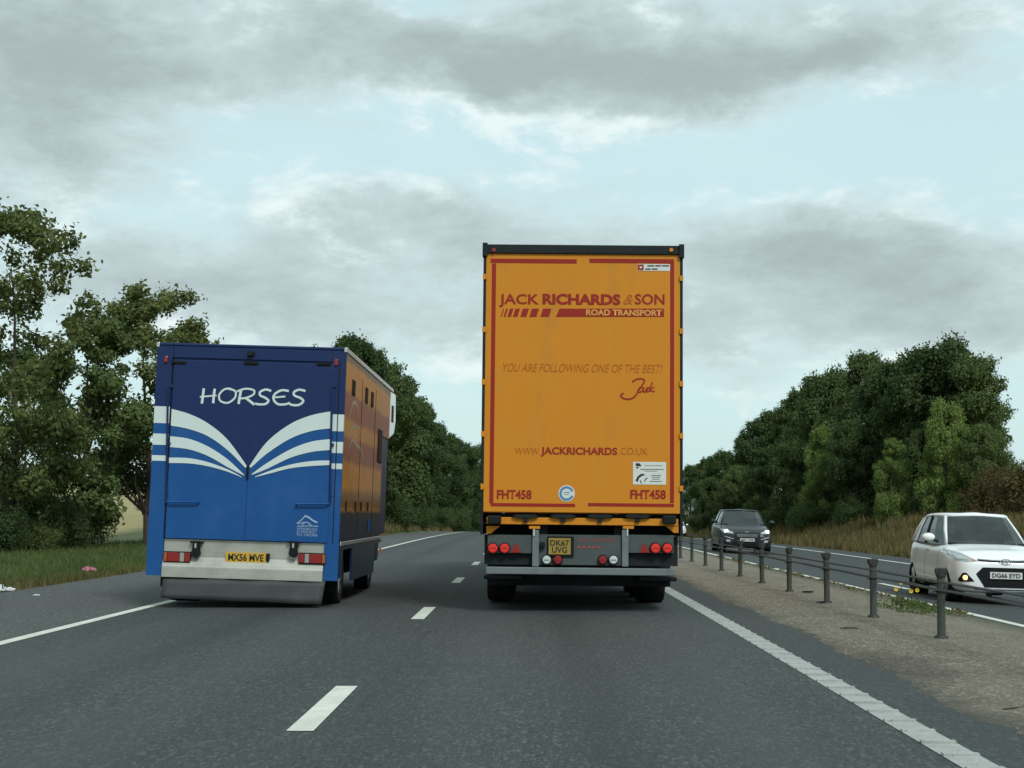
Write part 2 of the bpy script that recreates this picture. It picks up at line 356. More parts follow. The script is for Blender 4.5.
def f_shoulder(q):
    a = q.mix(q.mr(q.nz(55, 3, .7), .3, .7), (.042, .050, .050), (.072, .082, .079))
    a = grain(q, a, (.15, .16, .15), (.022, .026, .026))
    a = q.mix(q.mr(q.nz(1.2, 6, .65), .45, .75, 0, .4), a, (.08, .084, .074))
    q.bump(q.nz(85, 3, .6), .5, .012); return a
m_shoulder = surf('old_asphalt', f_shoulder, .88)
def f_line(q):
    a = q.mix(q.mr(q.nz(4, 7, .7), .35, .75), (.68, .71, .62), (.50, .52, .45))
    a = q.mix(q.mr(q.nz(60, 3, .7), .60, .72), a, (.20, .22, .21)); q.bump(q.nz(60, 3, .6), .3, .006); return a
m_line = surf('road_paint', f_line, .7)
def f_line2(q):
    a = q.mix(q.mr(q.nz(4, 7, .7), .35, .75), (.40, .43, .40), (.26, .285, .265))
    a = q.mix(q.mr(q.nz(60, 3, .7), .55, .70), a, (.13, .145, .14)); q.bump(q.nz(60, 3, .6), .3, .006); return a
m_line2 = surf('worn_road_paint', f_line2, .75)
def f_gravel(q):
    a = q.mix(q.mr(q.nz(16, 6, .8), .32, .68), (.095, .084, .060), (.225, .200, .150))
    a = grain(q, a, (.42, .385, .31), (.040, .035, .026))
    a = q.mix(q.mr(q.nz(1.6, 8, .75), .50, .66, 0, .6), a, (.075, .076, .052))
    a = q.mix(q.mr(q.nz(.45, 6, .65, (1.5, .4, 1)), .42, .66, 0, .5), a, (.26, .232, .178))
    a = q.mix(q.mr(q.nz(3.3, 6, .7), .60, .72, 0, .7), a, (.07, .066, .05))
    # mossy dark soil next to the tarmac
    e = q.ma('ADD', q.x, q.mr(q.nz(1.3, 6, .7), 0, 1, -.55, .55))
    a = q.mix(q.mr(e, 3.12, 2.72, 0, .75), a, (.045, .047, .034))
    px_ = q.ma('ADD', q.ma('MULTIPLY', q.ma('ADD', q.x, -3.12), 2.4), q.mr(q.nz(2.2, 6, .7), 0, 1, -1.1, 1.1)); py_ = q.ma('ADD', q.ma('MULTIPLY', q.ma('ADD', q.y, -12.3), .75), q.mr(q.nz(1.4, 6, .7), 0, 1, -.9, .9))
    a = q.mix(q.mr(q.ma('ADD', q.ma('MULTIPLY', px_, px_), q.ma('MULTIPLY', py_, py_)), 1.0, .3, 0, .5), a, (.04, .035, .026))
    e2 = q.ma('ADD', q.x, q.mr(q.nz(1.3, 6, .7), 0, 1, -.5, .5))
    a = q.mix(q.mr(e2, 5.55, 6.0, 0, .7), a, (.06, .07, .04))
    q.bump(q.nz(38, 5, .75), .9, .03); return a
m_gravel = surf('gravel', f_gravel, .95)
def f_ground(q):
    gr = q.mix(q.mr(q.nz(1.1, 7, .7), .3, .7), (.032, .050, .018), (.085, .110, .038))
    gr = q.mix(q.mr(q.nz(9, 5, .7), .5, .75, 0, .6), gr, (.14, .13, .055))
    dry = q.mix(q.mr(q.nz(.9, 7, .7), .3, .7), (.10, .105, .042), (.17, .15, .070))
    fld = q.mix(q.mr(q.nz(.12, 6, .6), .3, .7), (.36, .30, .13), (.26, .235, .11))
    fld = q.mix(q.mr(q.nz(2, 5, .6, (1, .1, 1)), .4, .7, 0, .4), fld, (.19, .18, .08))
    a = q.mix(q.mr(q.x, 10, 12), gr, dry)
    a = q.mix(q.mr(q.ma('ADD', q.x, q.mr(q.nz(.3, 3), 0, 1, -2, 2)), -19, -21), a, fld)
    far = q.mix(q.mr(q.nz(.004, 3), .45, .55), (.05, .08, .035), (.19, .18, .085))
    a = q.mix(q.mr(q.x, 60, 80), a, far); a = q.mix(q.mr(q.y, 700, 800), a, far)
    q.bump(q.nz(14, 5, .7), .6, .05); return a
m_ground = surf('verge_ground', f_ground, .95)

def smooth(a, b, v): t = min(1, max(0, (v - a) / (b - a))); return t * t * (3 - 2 * t)
def hgt(x, y):
    gy = g(max(y, 0)); side = smooth(45, 220, abs(x))
    z = gy * (1 - side) - .02
    if x < -8.3:
        z += smooth(-8.3, -12, x) * (.10 + 1.15 * smooth(55, 100, y)) if False else 0
    if x < -8.3:
        t = min(1, (-8.3 - x) / 3.5); z += t * (.12 + 1.1 * smooth(58, 105, y))
        z += 13 * smooth(-30, -170, x) * smooth(20, 330, y + 60) if False else 0
        u = min(1, max(0, (-22 - x) / 160)); z += 15 * u * u * (3 - 2 * u)
    elif 2.7 < x <= 6.05: z -= .16 * smooth(4.4, 6.0, x) + .03
    elif 6.05 < x <= 15.6: z -= .19 + .047 * (x - 6.05) + .03
    elif x > 15.6:
        t = min(1, (x - 15.6) / 6.0); z += -.64 + 1.45 * t * t * (3 - 2 * t) + .6 * smooth(20, 40, x) + 6 * smooth(60, 400, x)
    return z
xs = [-2600, -1600, -900, -500, -350, -260, -200, -160, -130, -100, -80, -65, -52, -42, -34, -28, -24, -21, -18, -16, -14, -12.8, -11.8, -10.8, -10, -9.2, -8.7, -8.3, -7.5, 0, 2.6, 2.8, 4.4, 5.2, 6.0, 6.1, 10, 15.5, 15.7, 16.5, 17.5, 18.5, 19.5, 20.5, 21.6, 24, 28, 34, 42, 55, 75, 110, 160, 240, 400, 700, 1200, 2600]
yg = [-120, -60] + list(range(-30, 60, 3)) + list(range(60, 240, 6)) + list(range(240, 500, 20)) + [560, 700, 900, 1200, 1700, 2400, 4000]
bm = B(); rows = [[bm.verts.new((x, y, hgt(x, y))) for x in xs] for y in yg]
for a, b in zip(rows, rows[1:]):
    for i in range(len(xs) - 1): bm.faces.new((a[i], a[i + 1], b[i + 1], b[i]))
tag(obj('ground', bm, m_ground, recalc=False, smooth=True), kind='structure')
rj = np.random.RandomState(3); jt = rj.rand(4000) * .22 - .11
def jag(y): i = int((y + 40) * 8) % 3990; f = math.sin(y * 1.7) * .05 + math.sin(y * .43 + 1) * .06; return jt[i] * .6 + f
tag(strip('road', [(-5.3, 0), (-1.4, 0), (3.4, 0)], m_asph), kind='structure')
tag(strip('hard_shoulder', [(-8.45 , -.004), (-5.3, -.004)], m_shoulder, jag=lambda y: jag(y) * .8, y1=400), kind='structure')
tag(strip('opposite_road', [(6.0, -.165), (15.6, -.165 - .047 * 9.6)], m_asph), kind='structure')
tag(strip('central_reserve', [(2.78, -.006), (2.98, .010), (3.2, .016), (4.3, .012), (5.0, -.05), (5.6, -.12), (6.10, -.155)], m_gravel, jag=jag, step=.125, y0=-5, y1=60), kind='structure')
tag(strip('central_reserve', [(2.78, -.006), (3.0, .012), (4.3, .012), (5.0, -.05), (6.10, -.155)], m_gravel, y0=60, y1=500), kind='structure')
def marking(segs, x, w, z, m, name='lane_marking', ribs=None):
    bm = B()
    for y0, y1 in segs:
        n = max(1, int((y1 - y0) / 4)); yy = [y0 + (y1 - y0) * i / n for i in range(n + 1)]; rw = [[bm.verts.new((x + s * w / 2, y, z + g(y))) for s in (-1, 1)] for y in yy]
        for a, b in zip(rw, rw[1:]): bm.faces.new((a[0], a[1], b[1], b[0]))
    if ribs:
        for i in range(ribs[0]):
            y = ribs[1] + i * .42; box(bm, x - w / 2 + .004, x + w / 2 - .004, y, y + .05, z + g(y) - .002, z + g(y) + .012)
    return tag(obj(name, bm, m, recalc=False), kind='structure')
marking([(-30, 420)], -5.18, .15, .004, m_line)
marking([(-30, 420)], 2.265, .20, .004, m_line2, ribs=(260, 4))
dash0 = 8.62
marking([(dash0 + 8.9 * k - 8.9, dash0 + 8.9 * k - 6.7) for k in range(0, 40)], -1.35, .16, .004, m_line)
marking([(-30, 420)], 6.32, .13, -.173, m_line)
marking([(-30, 420)], 12.98, .15, -.485, m_line)
marking([(28.6, 31.0)], 7.40, .12, -.22, m_line)

# ------------------------------------------------------------------ lorry
def build_lorry():
    lean = R_(.6); X0, Y0 = .645, 18.6
    root = empty('articulated_lorry', (X0, Y0, 0), (0, lean, 0))
    tag(root, 'tall orange curtain-sided lorry seen from behind with red lettering on its rear doors', 'lorry')
    inv = Matrix.Rotation(-lean, 3, 'Y')
    def L(px, py, dy=0.0):
        p = inv @ (at(px, py, Y0 + dy) - Vector((X0, Y0, 0))); return p.x, p.z
    H = 4.73; W = 1.28
    # body
    bm = B(); box(bm, -W + .03, W - .03, .08, 13.55, 1.26, 4.62); obj('trailer_body', bm, m_curtain, root)
    for s in (-1, 1):
        bm = B()
        n = 120
        for i in range(n):   # a pleated curtain
            y0, y1 = .12 + 13.3 * i / n, .12 + 13.3 * (i + 1) / n; o = .012 * math.sin(i * 1.1)
            o2 = .012 * math.sin((i + 1) * 1.1)
            v = [bm.verts.new(p) for p in ((s * (W - .005 + o), y0, 1.12), (s * (W - .005 + o2), y1, 1.12), (s * (W - .005 + o2), y1, 4.60), (s * (W - .005 + o), y0, 4.60))]
            bm.faces.new(v)
        obj('side_curtain', bm, m_curtain, root)
        bm = B()
        for z0, z1 in ((2.0, 2.30), (2.55, 2.9)): box(bm, s * (W + .012) - .006, s * (W + .012) + .006, .6, 13.0, z0, z1)
        obj('curtain_band', bm, m_red, root)
        for i in range(20): bm = B(); box(bm, s * (W + .02) - .008, s * (W + .02) + .008, .5 + i * .66, .54 + i * .66, .98, 1.35); obj('curtain_strap', bm, m_dark, root)
        bm = B(); box(bm, min(s * (W - .02), s * (W + .005)), max(s * (W - .02), s * (W + .005)), .1, 13.5, .98, 1.115); obj('side_rail', bm, m_greyp, root)
    bm = B(); box(bm, -W, W, .05, 13.6, 4.625, 4.70); obj('roof', bm, m_header, root)
    # rear doors
    x0, zt = L(484.5, 253.5); x1, zb = L(680, 513.5)
    doorx0, doorx1 = -1.255, 1.255
    bm = B(); box(bm, doorx0, -.0002, 0, .07, zb, zt); obj('rear_door', bm, m_orange, root)
    bm = B(); box(bm, .0002, doorx1, 0, .07, zb, zt); obj('rear_door', bm, m_orange, root)
    # header
    bm = B(); box(bm, -1.30, 1.30, -.03, .05, zt + .005, zt + .055); box(bm, -1.29, 1.29, -.015, .05, zt + .055, zt + .12)
    box(bm, -1.305, -1.24, -.05, .10, zt - .04, zt + .135); box(bm, 1.24, 1.305, -.05, .10, zt - .04, zt + .135)
    obj('header_rail', bm, m_header, root, bevel=.004)
    for px, mm in ((494, m_lampred), (671, m_lampamber)):
        x, z = L(px, 250.5); bm = B(); disc(bm, x, z, .025, -.05, .03); obj('marker_lamp', bm, mm, root)
    # corner pillars + tabs
    for s in (-1, 1):
        bm = B(); box(bm, s * 1.275 - .016, s * 1.275 + .016, -.005, .10, 1.0, zt - .045); obj('corner_pillar', bm, m_header, root)
        for py in (277.7, 330.5, 383, 435, 487.6):
            z = L(580, py)[1]; bm = B(); box(bm, s * 1.27 - .024, s * 1.27 + .024, -.025, -.006, z - .034, z + .034)
            cyl(bm, (s * 1.285, -.018, z - .04), (s * 1.285, -.018, z + .04), .011, seg=8); obj('hinge', bm, m_orange, root, bevel=.003)
    # red border
    def rb(bm, xa, ya, xb, yb, y=-.004):
        a = L(xa, ya); b = L(xb, yb); xm = L((xa + xb) / 2, (ya + yb) / 2)[0]; hw = abs(L(xb, ya)[0] - a[0]) / 2; box(bm, xm - hw, xm + hw, y, -.0005, min(a[1], b[1]), max(a[1], b[1]))
    bm = B(); rb(bm, 490.7, 258.6, 576.7, 263.5); rb(bm, 490.7, 263.5, 494.7, 502.9); rb(bm, 490.5, 502.9, 575, 507); obj('red_border', bm, m_red, root)
    bm = B(); rb(bm, 589.5, 258.6, 674, 263.5); rb(bm, 670.2, 263.5, 674, 502.9); rb(bm, 588, 502.9, 673.9, 507); obj('red_border', bm, m_red, root)
    def T(s, xa, xb, ya, yb, **k):
        a = L(xa, yb); b = L(xb, ya); return text(s, a[0], b[0], a[1], b[1], -.004 if 'y' not in k else k.pop('y'), parent=root, **k)
    T('JACK', 499, 539, 294.2, 307.2, m=m_red, bold=.022); T('RICHARDS', 542.4, 620.5, 294.2, 304.6, m=m_red, bold=.045)
    T('&', 623.4, 633.4, 294.6, 304.6, m=m_redthin, shear=.35); T('SON', 634.8, 664.5, 294.2, 304.6, m=m_red, bold=.02)
    def para(bm, xa, xb, ya, yb, sh):
        plate(bm, [L(xa, yb), L(xb, yb), L(xb + sh, ya), L(xa + sh, ya)], -.004, .003)
    bm = B()
    for a, b in ((501.2, 502.2), (504.2, 506), (508, 511.5), (513.5, 518), (521, 527), (530, 537), (541, 549.5)): para(bm, a - .6, b - .6, 308.6, 316.8, 2.6)
    obj('slash_marks', bm, m_red, root)
    bm = B(); plate(bm, [L(556, 316.8), L(664, 316.8), L(664, 308.6), L(559.5, 308.6)], -.004, .003); obj('red_bar', bm, m_red, root)
    T('ROAD TRANSPORT', 586, 661.8, 309.9, 315.5, m=m_orangelet, bold=.035, y=-.007)
    T('YOU ARE FOLLOWING ONE OF THE BEST!', 503, 662.5, 364.8, 371.6, m=m_redthin, shear=.3, bold=-.006)
    # signature
    bm = B()
    q = lambda pts, w=1.0: stroke(bm, [L(470 + x / 4.452, 235 + y / 4.452) for x, y in catmull(pts)], .016 * w, -.004)
    q([(722, 655), (742, 642), (768, 641), (776, 652), (752, 690), (730, 722), (700, 731), (676, 722), (672, 712), (684, 704)], 1.2)
    q([(772, 680), (758, 678), (748, 692), (756, 700), (770, 690), (775, 680), (772, 697), (782, 697), (792, 684)])
    q([(800, 680), (790, 680), (783, 692), (790, 698), (802, 690)]); q([(812, 655), (803, 680), (799, 697)]); q([(820, 676), (804, 688), (812, 697), (822, 692)])
    obj('signature', bm, m_red, root)
    T('WWW.', 515, 540, 447.8, 454.6, m=m_redthin, bold=-.01); T('JACKRICHARDS', 540.8, 617.2, 447.6, 456.6, m=m_red, bold=.03); T('.CO.UK', 619, 647.5, 447.8, 454.6, m=m_redthin, bold=-.01)
    T('FHT458', 496.8, 531.6, 490, 499, m=m_red, bold=.035); T('FHT458', 630.2, 665.8, 490, 499, m=m_red, bold=.035)
    # stickers
    x, z = L(566.6, 493.4); bm = B(); disc(bm, x, z, .105, -.004, .003); st = obj('round_sticker', bm, m_wplate, root)
    bm = B(); arc = [(x + .078 * math.cos(t), z + .078 * math.sin(t)) for t in np.linspace(R_(20), R_(340), 30)]; stroke(bm, arc, .026, -.006)
    stroke(bm, [(x - .04, z + .012), (x + .045, z + .012)], .008, -.006); stroke(bm, [(x - .03, z - .012), (x + .03, z - .012)], .006, -.006)
    obj('blue_ring', bm, mat('sticker_blue', (.06, .2, .42), .5), st)
    def sticker(xa, xb, ya, yb): bm = B(); rb(bm, xa, ya, xb, yb); return obj('sticker', bm, m_wplate, root)
    st = sticker(633, 666, 461.8, 484.8)
    bm = B(); Q = lambda x, y: L(620 + x / 11.81, 455 + y / 11.81)
    for ln in ((290, 500, 125, .5), (240, 515, 170, .8), (290, 440, 190, .5), (365, 485, 240, .7), (375, 475, 262, .7), (380, 470, 285, .7), (350, 495, 312, .8)):
        stroke(bm, [Q(ln[0], ln[2]), Q(ln[1], ln[2])], .010 * ln[3], -.006)
    obj('small_print', bm, m_greyp, st)
    bm = B(); stroke(bm, [Q(195, 312), (Q(215, 265)), Q(250, 235), Q(288, 232)], [.03, .03, .028, .02], -.006); stroke(bm, [Q(240, 300), Q(252, 335)], .012, -.006); stroke(bm, [Q(290, 315), Q(300, 285), Q(325, 270)], .012, -.006)
    stroke(bm, [Q(185, 110), Q(225, 115), Q(250, 130)], [.03, .04, .01], -.006); stroke(bm, [Q(195, 140), Q(215, 155)], .02, -.006)
    obj('pictogram', bm, m_char, st)
    st = sticker(637.8, 670, 264, 271); Q = lambda x, y: L(620 + x / 14.6, 240 + y / 14.6)
    bm = B(); stroke(bm, [Q(262, 400), Q(345, 400)], .075, -.0055); obj('sticker_emblem', bm, m_red, st)
    bm = B(); a, b = Q(395, 398), Q(725, 365); text('LOGISTICS GROUP', 0, 1, 0, 1, 0, m=m_char, parent=st) if False else None
    for x0_, x1_, y_ in ((400, 500, 378), (515, 600, 378), (615, 715, 378), (370, 450, 425), (465, 550, 425)): stroke(bm, [Q(x0_, y_), Q(x1_, y_)], .018, -.006)
    obj('sticker_print', bm, m_greyp, st)
    bm = B(); a = Q(303, 400); stroke(bm, [(a[0] - .015, a[1]), (a[0] + .015, a[1])], .025, -.007); obj('sticker_mark', bm, m_wplate, st)
    # sill with hinges
    bm = B()
    def rbx(xa, ya, xb, yb, y0, y1): a = L(xa, ya); b = L(xb, yb); box(bm, min(a[0], b[0]), max(a[0], b[0]), y0, y1, min(a[1], b[1]), max(a[1], b[1]))
    rbx(486.5, 517, 678.5, 526, .02, .12)
    bm2 = bm; plate(bm, [L(486, 526), L(486.5, 533.5), L(491, 533.5), L(500, 526)], .03, .05); plate(bm, [L(679, 526), L(679, 533), L(674, 533), L(666, 526)], .03, .05)
    rbx(529, 526, 540, 529, .02, .1); rbx(623, 526, 634, 529, .02, .1)
    obj('sill', bm, m_orange, root, bevel=.004)
    for px in (525.5, 563, 600, 637.5):
        bm = B(); x, z = L(px, 516.6); plate(bm, [(x - .17, z + .008), (x - .11, z + .026), (x + .11, z + .026), (x + .17, z + .008), (x + .11, z - .02), (x - .11, z - .02)], -.03, .06)
        box(bm, x - .03, x + .03, -.02, .05, z - .07, z - .02); obj('door_latch', bm, m_dark, root, bevel=.004)
    for px in (494.5, 669):
        x, z = L(px, 519.5); bm = B(); box(bm, x - .085, x + .085, -.09, .02, z - .055, z + .05); obj('rubber_buffer', bm, m_black, root, bevel=.015)
    # rear gantry
    Y = .10
    def pbox(name, xa, ya, xb, yb, y0, y1, m, bv=.004):
        bm = B(); a = L(xa, ya); b = L(xb, yb); box(bm, min(a[0], b[0]), max(a[0], b[0]), y0, y1, min(a[1], b[1]), max(a[1], b[1])); return obj(name, bm, m, root, bevel=bv)
    pbox('bumper_bar', 486, 566.8, 676, 576, 0.0, .10, m_grey, .01)
    pbox('gantry_post', 532.5, 530, 538.8, 566.6, .02, .09, m_grey); pbox('gantry_post', 622.2, 530, 628.5, 566.6, .02, .09, m_grey)
    pbox('lamp_panel', 487.5, 534.8, 532.2, 553.5, .06, .10, m_greyp); pbox('lamp_panel', 628.8, 534.8, 674, 553.5, .06, .10, m_greyp)
    pbox('plate_panel', 539.2, 534.5, 622, 565.8, .06, .10, m_greyp)
    for px in (534, 627.5): pbox('white_strap', px - .6, 529, px + .6, 536, .005, .015, m_lampwhite, 0)
    def lamp(px, py, r, m, name='round_lamp'):
        x, z = L(px, py); e = empty(name); e.parent = root
        bm = B(); cyl(bm, (x, .02, z), (x, .062, z), r * 1.12, r * 1.2, seg=24); obj('housing', bm, m_black, e)
        bm = B(); cyl(bm, (x, -.005, z), (x, .0195, z), r * .8, r, seg=24); obj('lens', bm, m, e, smooth=False, bevel=.004)
        bm = B(); box(bm, x - r * .6, x + r * .6, -.009, -.0055, z - .006, z + .006); obj('lens_rib', bm, m_lampred if m != m_lampwhite else m_grey, e)
    for px in (492.8, 504.6, 655.6, 667.6): lamp(px, 548.3, .062, m_lamplit, 'tail_lamp')
    for px, m_ in ((546.6, m_lampwhite), (613.5, m_lampwhite), (557.8, m_lampred), (602.8, m_lampred)): lamp(px, 560, .056, m_, 'lower_lamp')
    for px in (516, 644.5):
        bm = B(); plate(bm, [L(px - 5.6, 553), L(px + 5.6, 553), L(px + .6, 543.3), L(px - .6, 543.3)], .03, .029); obj('reflector_triangle', bm, m_lampred, root, bevel=.006)
    bm = B(); a = L(545, 556.5); b = L(574, 536.5); box(bm, a[0] + .03, b[0], .03, .059, a[1], b[1]); ph = obj('plate_holder', bm, m_black, root, bevel=.008)
    pl = pbox('number_plate', 548.5, 554.5, 570.8, 538.4, .022, .0295, m_yplate_d); pl.parent = ph
    for s_, y0_, y1_ in (('DK67', 540, 545.8), ('UVG', 547, 552.8)):
        a = L(550.2 if s_ == 'DK67' else 552, y1_); b = L(569.3 if s_ == 'DK67' else 567.2, y0_); o = text(s_, a[0], b[0], a[1], b[1], .019, m=m_char, bold=.02, parent=ph)
    T('C RICHARDS', 577.5, 616, 538.3, 543, m=m_redthin, bold=-.01, y=.056) if False else None
    m_fade = mat('faint_red_lettering', (.30, .055, .05), .5, var=.3, scale=30)
    a = L(577.8, 543.2); b = L(616, 538.5); text('JACK RICHARDS', a[0], b[0], a[1], b[1], .056, m=m_fade, parent=root, bold=-.005)
    a = L(577.8, 549.4); b = L(600, 545); text('01485', a[0], b[0], a[1], b[1], .056, m=m_fade, parent=root) if False else None
    bm = B()
    for i in range(5): stroke(bm, [(a[0] + .06 * i, a[1] + .03), (a[0] + .06 * i + .04, a[1] + .03)], .03, .056)
    obj('faded_marks', bm, m_fade, root)
    x, z = L(542.5, 545); bm = B(); box(bm, x - .03, x + .03, .0, .06, z - .04, z + .04); obj('junction_box', bm, m_black, root, bevel=.01)
    # chassis and underside
    bm = B(); box(bm, -.55, -.43, .14, 13.3, .80, 1.25); box(bm, .43, .55, .14, 13.3, .80, 1.25)
    for y in (.2, 1.4, 2.6, 4, 5.4, 7, 9, 11, 13): box(bm, -1.2, 1.2, y, y + .1, 1.10, 1.25)
    box(bm, -1.24, 1.24, .13, .17, .60, .98); box(bm, -1.22, 1.22, .9, 1.0, .30, 1.1)
    obj('chassis', bm, m_dark, root)
    for s in (-1, 1):
        bm = B(); box(bm, s * .98 - .26, s * .98 + .26, 1.62, 1.66, .26, .62); obj('mud_flap', bm, m_black, root)
        bm = B(); box(bm, s * 1.0 - .25, s * 1.0 + .25, .3, 1.55, .40, .455); obj('mudguard', bm, m_black, root, bevel=.02)
    for i in range(3):
        y = 2.35 + 1.31 * i; bm = B(); cyl(bm, (-.85, y, .52), (.85, y, .52), .09); obj('axle', bm, m_dark, root)
        for s in (-1, 1): wheel(root, s * 1.25, s, y, .515, .515, .385, rr=.55)
    for s in (-1, 1): bm = B(); box(bm, s * .75 - .06, s * .75 + .06, 10.2, 10.35, .25, 1.1); box(bm, s * .75 - .12, s * .75 + .12, 10.15, 10.4, .22, .26); obj('landing_leg', bm, m_dark, root)
    # tractor unit
    bm = B(); pts = [(12.6, .5), (15.9, .35), (16.2, .6), (16.2, 1.5), (15.95, 2.6), (15.6, 3.7), (14.0, 3.95), (13.95, 1.1), (12.6, 1.0)]
    a = [bm.verts.new((-1.22, p[0], p[1])) for p in pts]; b = [bm.verts.new((1.22, p[0], p[1])) for p in pts]; bm.faces.new(a); bm.faces.new(b[::-1])
    for i in range(len(pts)): bm.faces.new((a[i], b[i], b[(i + 1) % len(pts)], a[(i + 1) % len(pts)]))
    obj('cab', bm, m_orange, root, bevel=.06)
    for s in (-1, 1):
        bm = B(); box(bm, s * 1.225 - .006, s * 1.225 + .006, 14.9, 15.75, 1.95, 2.65); obj('cab_window', bm, m_glossblack, root)
        bm = B(); box(bm, s * 1.38 - .06, s * 1.38 + .06, 15.75, 15.95, 1.8, 2.6); box(bm, min(s * 1.2, s * 1.38), max(s * 1.2, s * 1.38), 15.82, 15.87, 2.1, 2.15); obj('wing_mirror', bm, m_black, root, bevel=.02)
        wheel(root, s * 1.25, s, 15.2, .50, .50, .32, rr=.55); wheel(root, s * 1.25, s, 12.9, .50, .50, .60, rr=.55)
    return root
build_lorry()

# ------------------------------------------------------------------ horsebox
def reflection_side_paint():  # navy side; orange and maroon tones paint the lorry's reflection into its colour
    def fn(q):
        reflected_orange = q.mix(q.mr(q.nz(1.2, 5, .6, (1, .5, 1)), .35, .7), (.62, .28, .030), (.46, .21, .026))
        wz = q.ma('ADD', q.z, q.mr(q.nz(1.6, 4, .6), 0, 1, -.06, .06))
        a = reflected_orange
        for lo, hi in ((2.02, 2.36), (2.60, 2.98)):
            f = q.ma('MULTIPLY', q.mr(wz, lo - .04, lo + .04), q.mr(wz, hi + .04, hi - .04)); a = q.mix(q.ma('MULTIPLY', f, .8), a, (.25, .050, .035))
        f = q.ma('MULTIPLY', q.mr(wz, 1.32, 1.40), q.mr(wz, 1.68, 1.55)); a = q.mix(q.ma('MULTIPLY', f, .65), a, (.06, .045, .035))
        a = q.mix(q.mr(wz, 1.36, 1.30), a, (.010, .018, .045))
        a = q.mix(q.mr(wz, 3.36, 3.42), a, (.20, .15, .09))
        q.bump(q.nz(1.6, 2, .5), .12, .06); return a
    m = surf('navy_side_painted_reflection', fn, .45); b = m.node_tree.nodes['Principled BSDF']; b.inputs['Specular IOR Level'].default_value = .22; b.inputs['Coat Weight'].default_value = .06; b.inputs['Coat Roughness'].default_value = .05
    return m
def build_horsebox():
    lean = R_(1.75); X0, Y0 = -3.893, 19.6
    root = empty('horsebox', (X0, Y0, 0), (0, lean, 0))
    tag(root, 'blue horsebox with white swooping stripes and HORSES across its rear ramp', 'horsebox')
    inv = Matrix.Rotation(-lean, 3, 'Y')
    def L(px, py, dy=0.0):
        p = inv @ (at(px, py, Y0 + dy) - Vector((X0, Y0, 0))); return p.x, p.z
    W = 1.292; H = 3.54
    mside = reflection_side_paint()
    # shell: rear frame, roof, sides
    bm = B(); box(bm, -W + .02, W - .02, .03, 6.3, .95, H - .03); obj('box_body', bm, m_navy, root, bevel=.02)
    bm = B(); box(bm, -W + .02, W - .0, -.0, 6.75, H - .03, H + .01); obj('roof', bm, m_navy, root, bevel=.012)
    bm = B(); box(bm, W - .03, W + .012, -.01, 6.75, H - .055, H + .012); obj('roof_trim', bm, m_silver, root, bevel=.008)
    bm = B(); box(bm, -W - .012, -W + .03, -.01, 6.75, H - .055, H + .012); obj('roof_trim', bm, m_silver, root, bevel=.008)
    for s in (-1, 1):
        bm = B()
        x = s * W
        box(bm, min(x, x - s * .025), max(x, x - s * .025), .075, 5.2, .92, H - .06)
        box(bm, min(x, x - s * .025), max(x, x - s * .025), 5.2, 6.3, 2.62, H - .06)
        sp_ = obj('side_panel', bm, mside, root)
        # curved swooshes running on from the rear stripes
        bm = B()
        for k, (zt_, zz, yy) in enumerate(((2.85, 1.55, 1.5), (2.55, 1.55, 1.3), (2.3, 1.5, 1.1))):
            p0 = [(0.1, zz + .2), (.35 + k * .25, zz + .8), (.9 + k * .3, zt_), (1.6 + k * .35, zt_ - .1), (2.1 + k * .3, zz + .3)]
            pts = catmull(p0, 8)
            for i in range(len(pts) - 1):
                w = .010 + .02 * math.sin(math.pi * i / len(pts)); (ya, za), (yb, zb_) = pts[i], pts[i + 1]
                v = [bm.verts.new((x + s * .002, ya, za - w)), bm.verts.new((x + s * .002, yb, zb_ - w)), bm.verts.new((x + s * .002, yb, zb_ + w)), bm.verts.new((x + s * .002, ya, za + w))]; bm.faces.new(v)
        obj('swoosh_stripe', bm, mat('pale_gold_stripe', (.40, .32, .18), .35), sp_)
        # high windows
        for yc, w_, zc, h_ in ((.92, .33, 3.08, .22), (2.55, .30, 3.10, .24), (3.35, .30, 3.10, .24), (4.75, .62, 2.42, .56)):
            bm = B(); xo = x + s * .012; box(bm, min(x, xo), max(x, xo), yc - w_ / 2, yc + w_ / 2, zc - h_ / 2, zc + h_ / 2); f = obj('window', bm, m_black, root, bevel=.01)
            bm = B(); box(bm, min(xo, xo + s * .003), max(xo, xo + s * .003), yc - w_ / 2 + .03, yc + w_ / 2 - .03, zc - h_ / 2 + .03, zc + h_ / 2 - .03); obj('pane', bm, m_glossblack, f)
        for yc in (.5, 1.6, 2.3, 3.2): bm = B(); box(bm, min(x, x + s * .02), max(x, x + s * .02), yc, yc + .05, 1.33, 1.47); obj('catch', bm, m_black, root)
        for yc in (2.0, 3.9): bm = B(); box(bm, min(x, x + s * .004), max(x, x + s * .004), yc, yc + .012, 1.0, 3.3); obj('door_seam', bm, m_black, root)
        bm = B(); xo = x + s * .02; box(bm, min(x, xo), max(x, xo), .1, 5.2, .86, .915); obj('side_trim', bm, m_silver, root, bevel=.006)
        # lower skirt with wheel openings
        bm = B(); xi = x - s * .03
        for y0, y1, z0 in ((.075, .50, .42), (.50, 1.55, .80), (1.55, 4.55, .33), (4.55, 5.6, .80)): box(bm, min(x, xi), max(x, xi), y0, y1, z0, .855)
        obj('skirt', bm, mat('navy_skirt', (.012, .024, .062), .28, spec=.35, bump=.25, bscale=2), root)
        bm = B(); box(bm, x - .01, x + .012 * s + .01, 3.5, 3.62, 1.02, 1.2) ; obj('catch', bm, m_blue, root)
        bm = B(); box(bm, min(x, x + s * .03), max(x, x + s * .03), 5.3, 5.4, .62, .70); obj('side_marker', bm, m_lampamber, root)
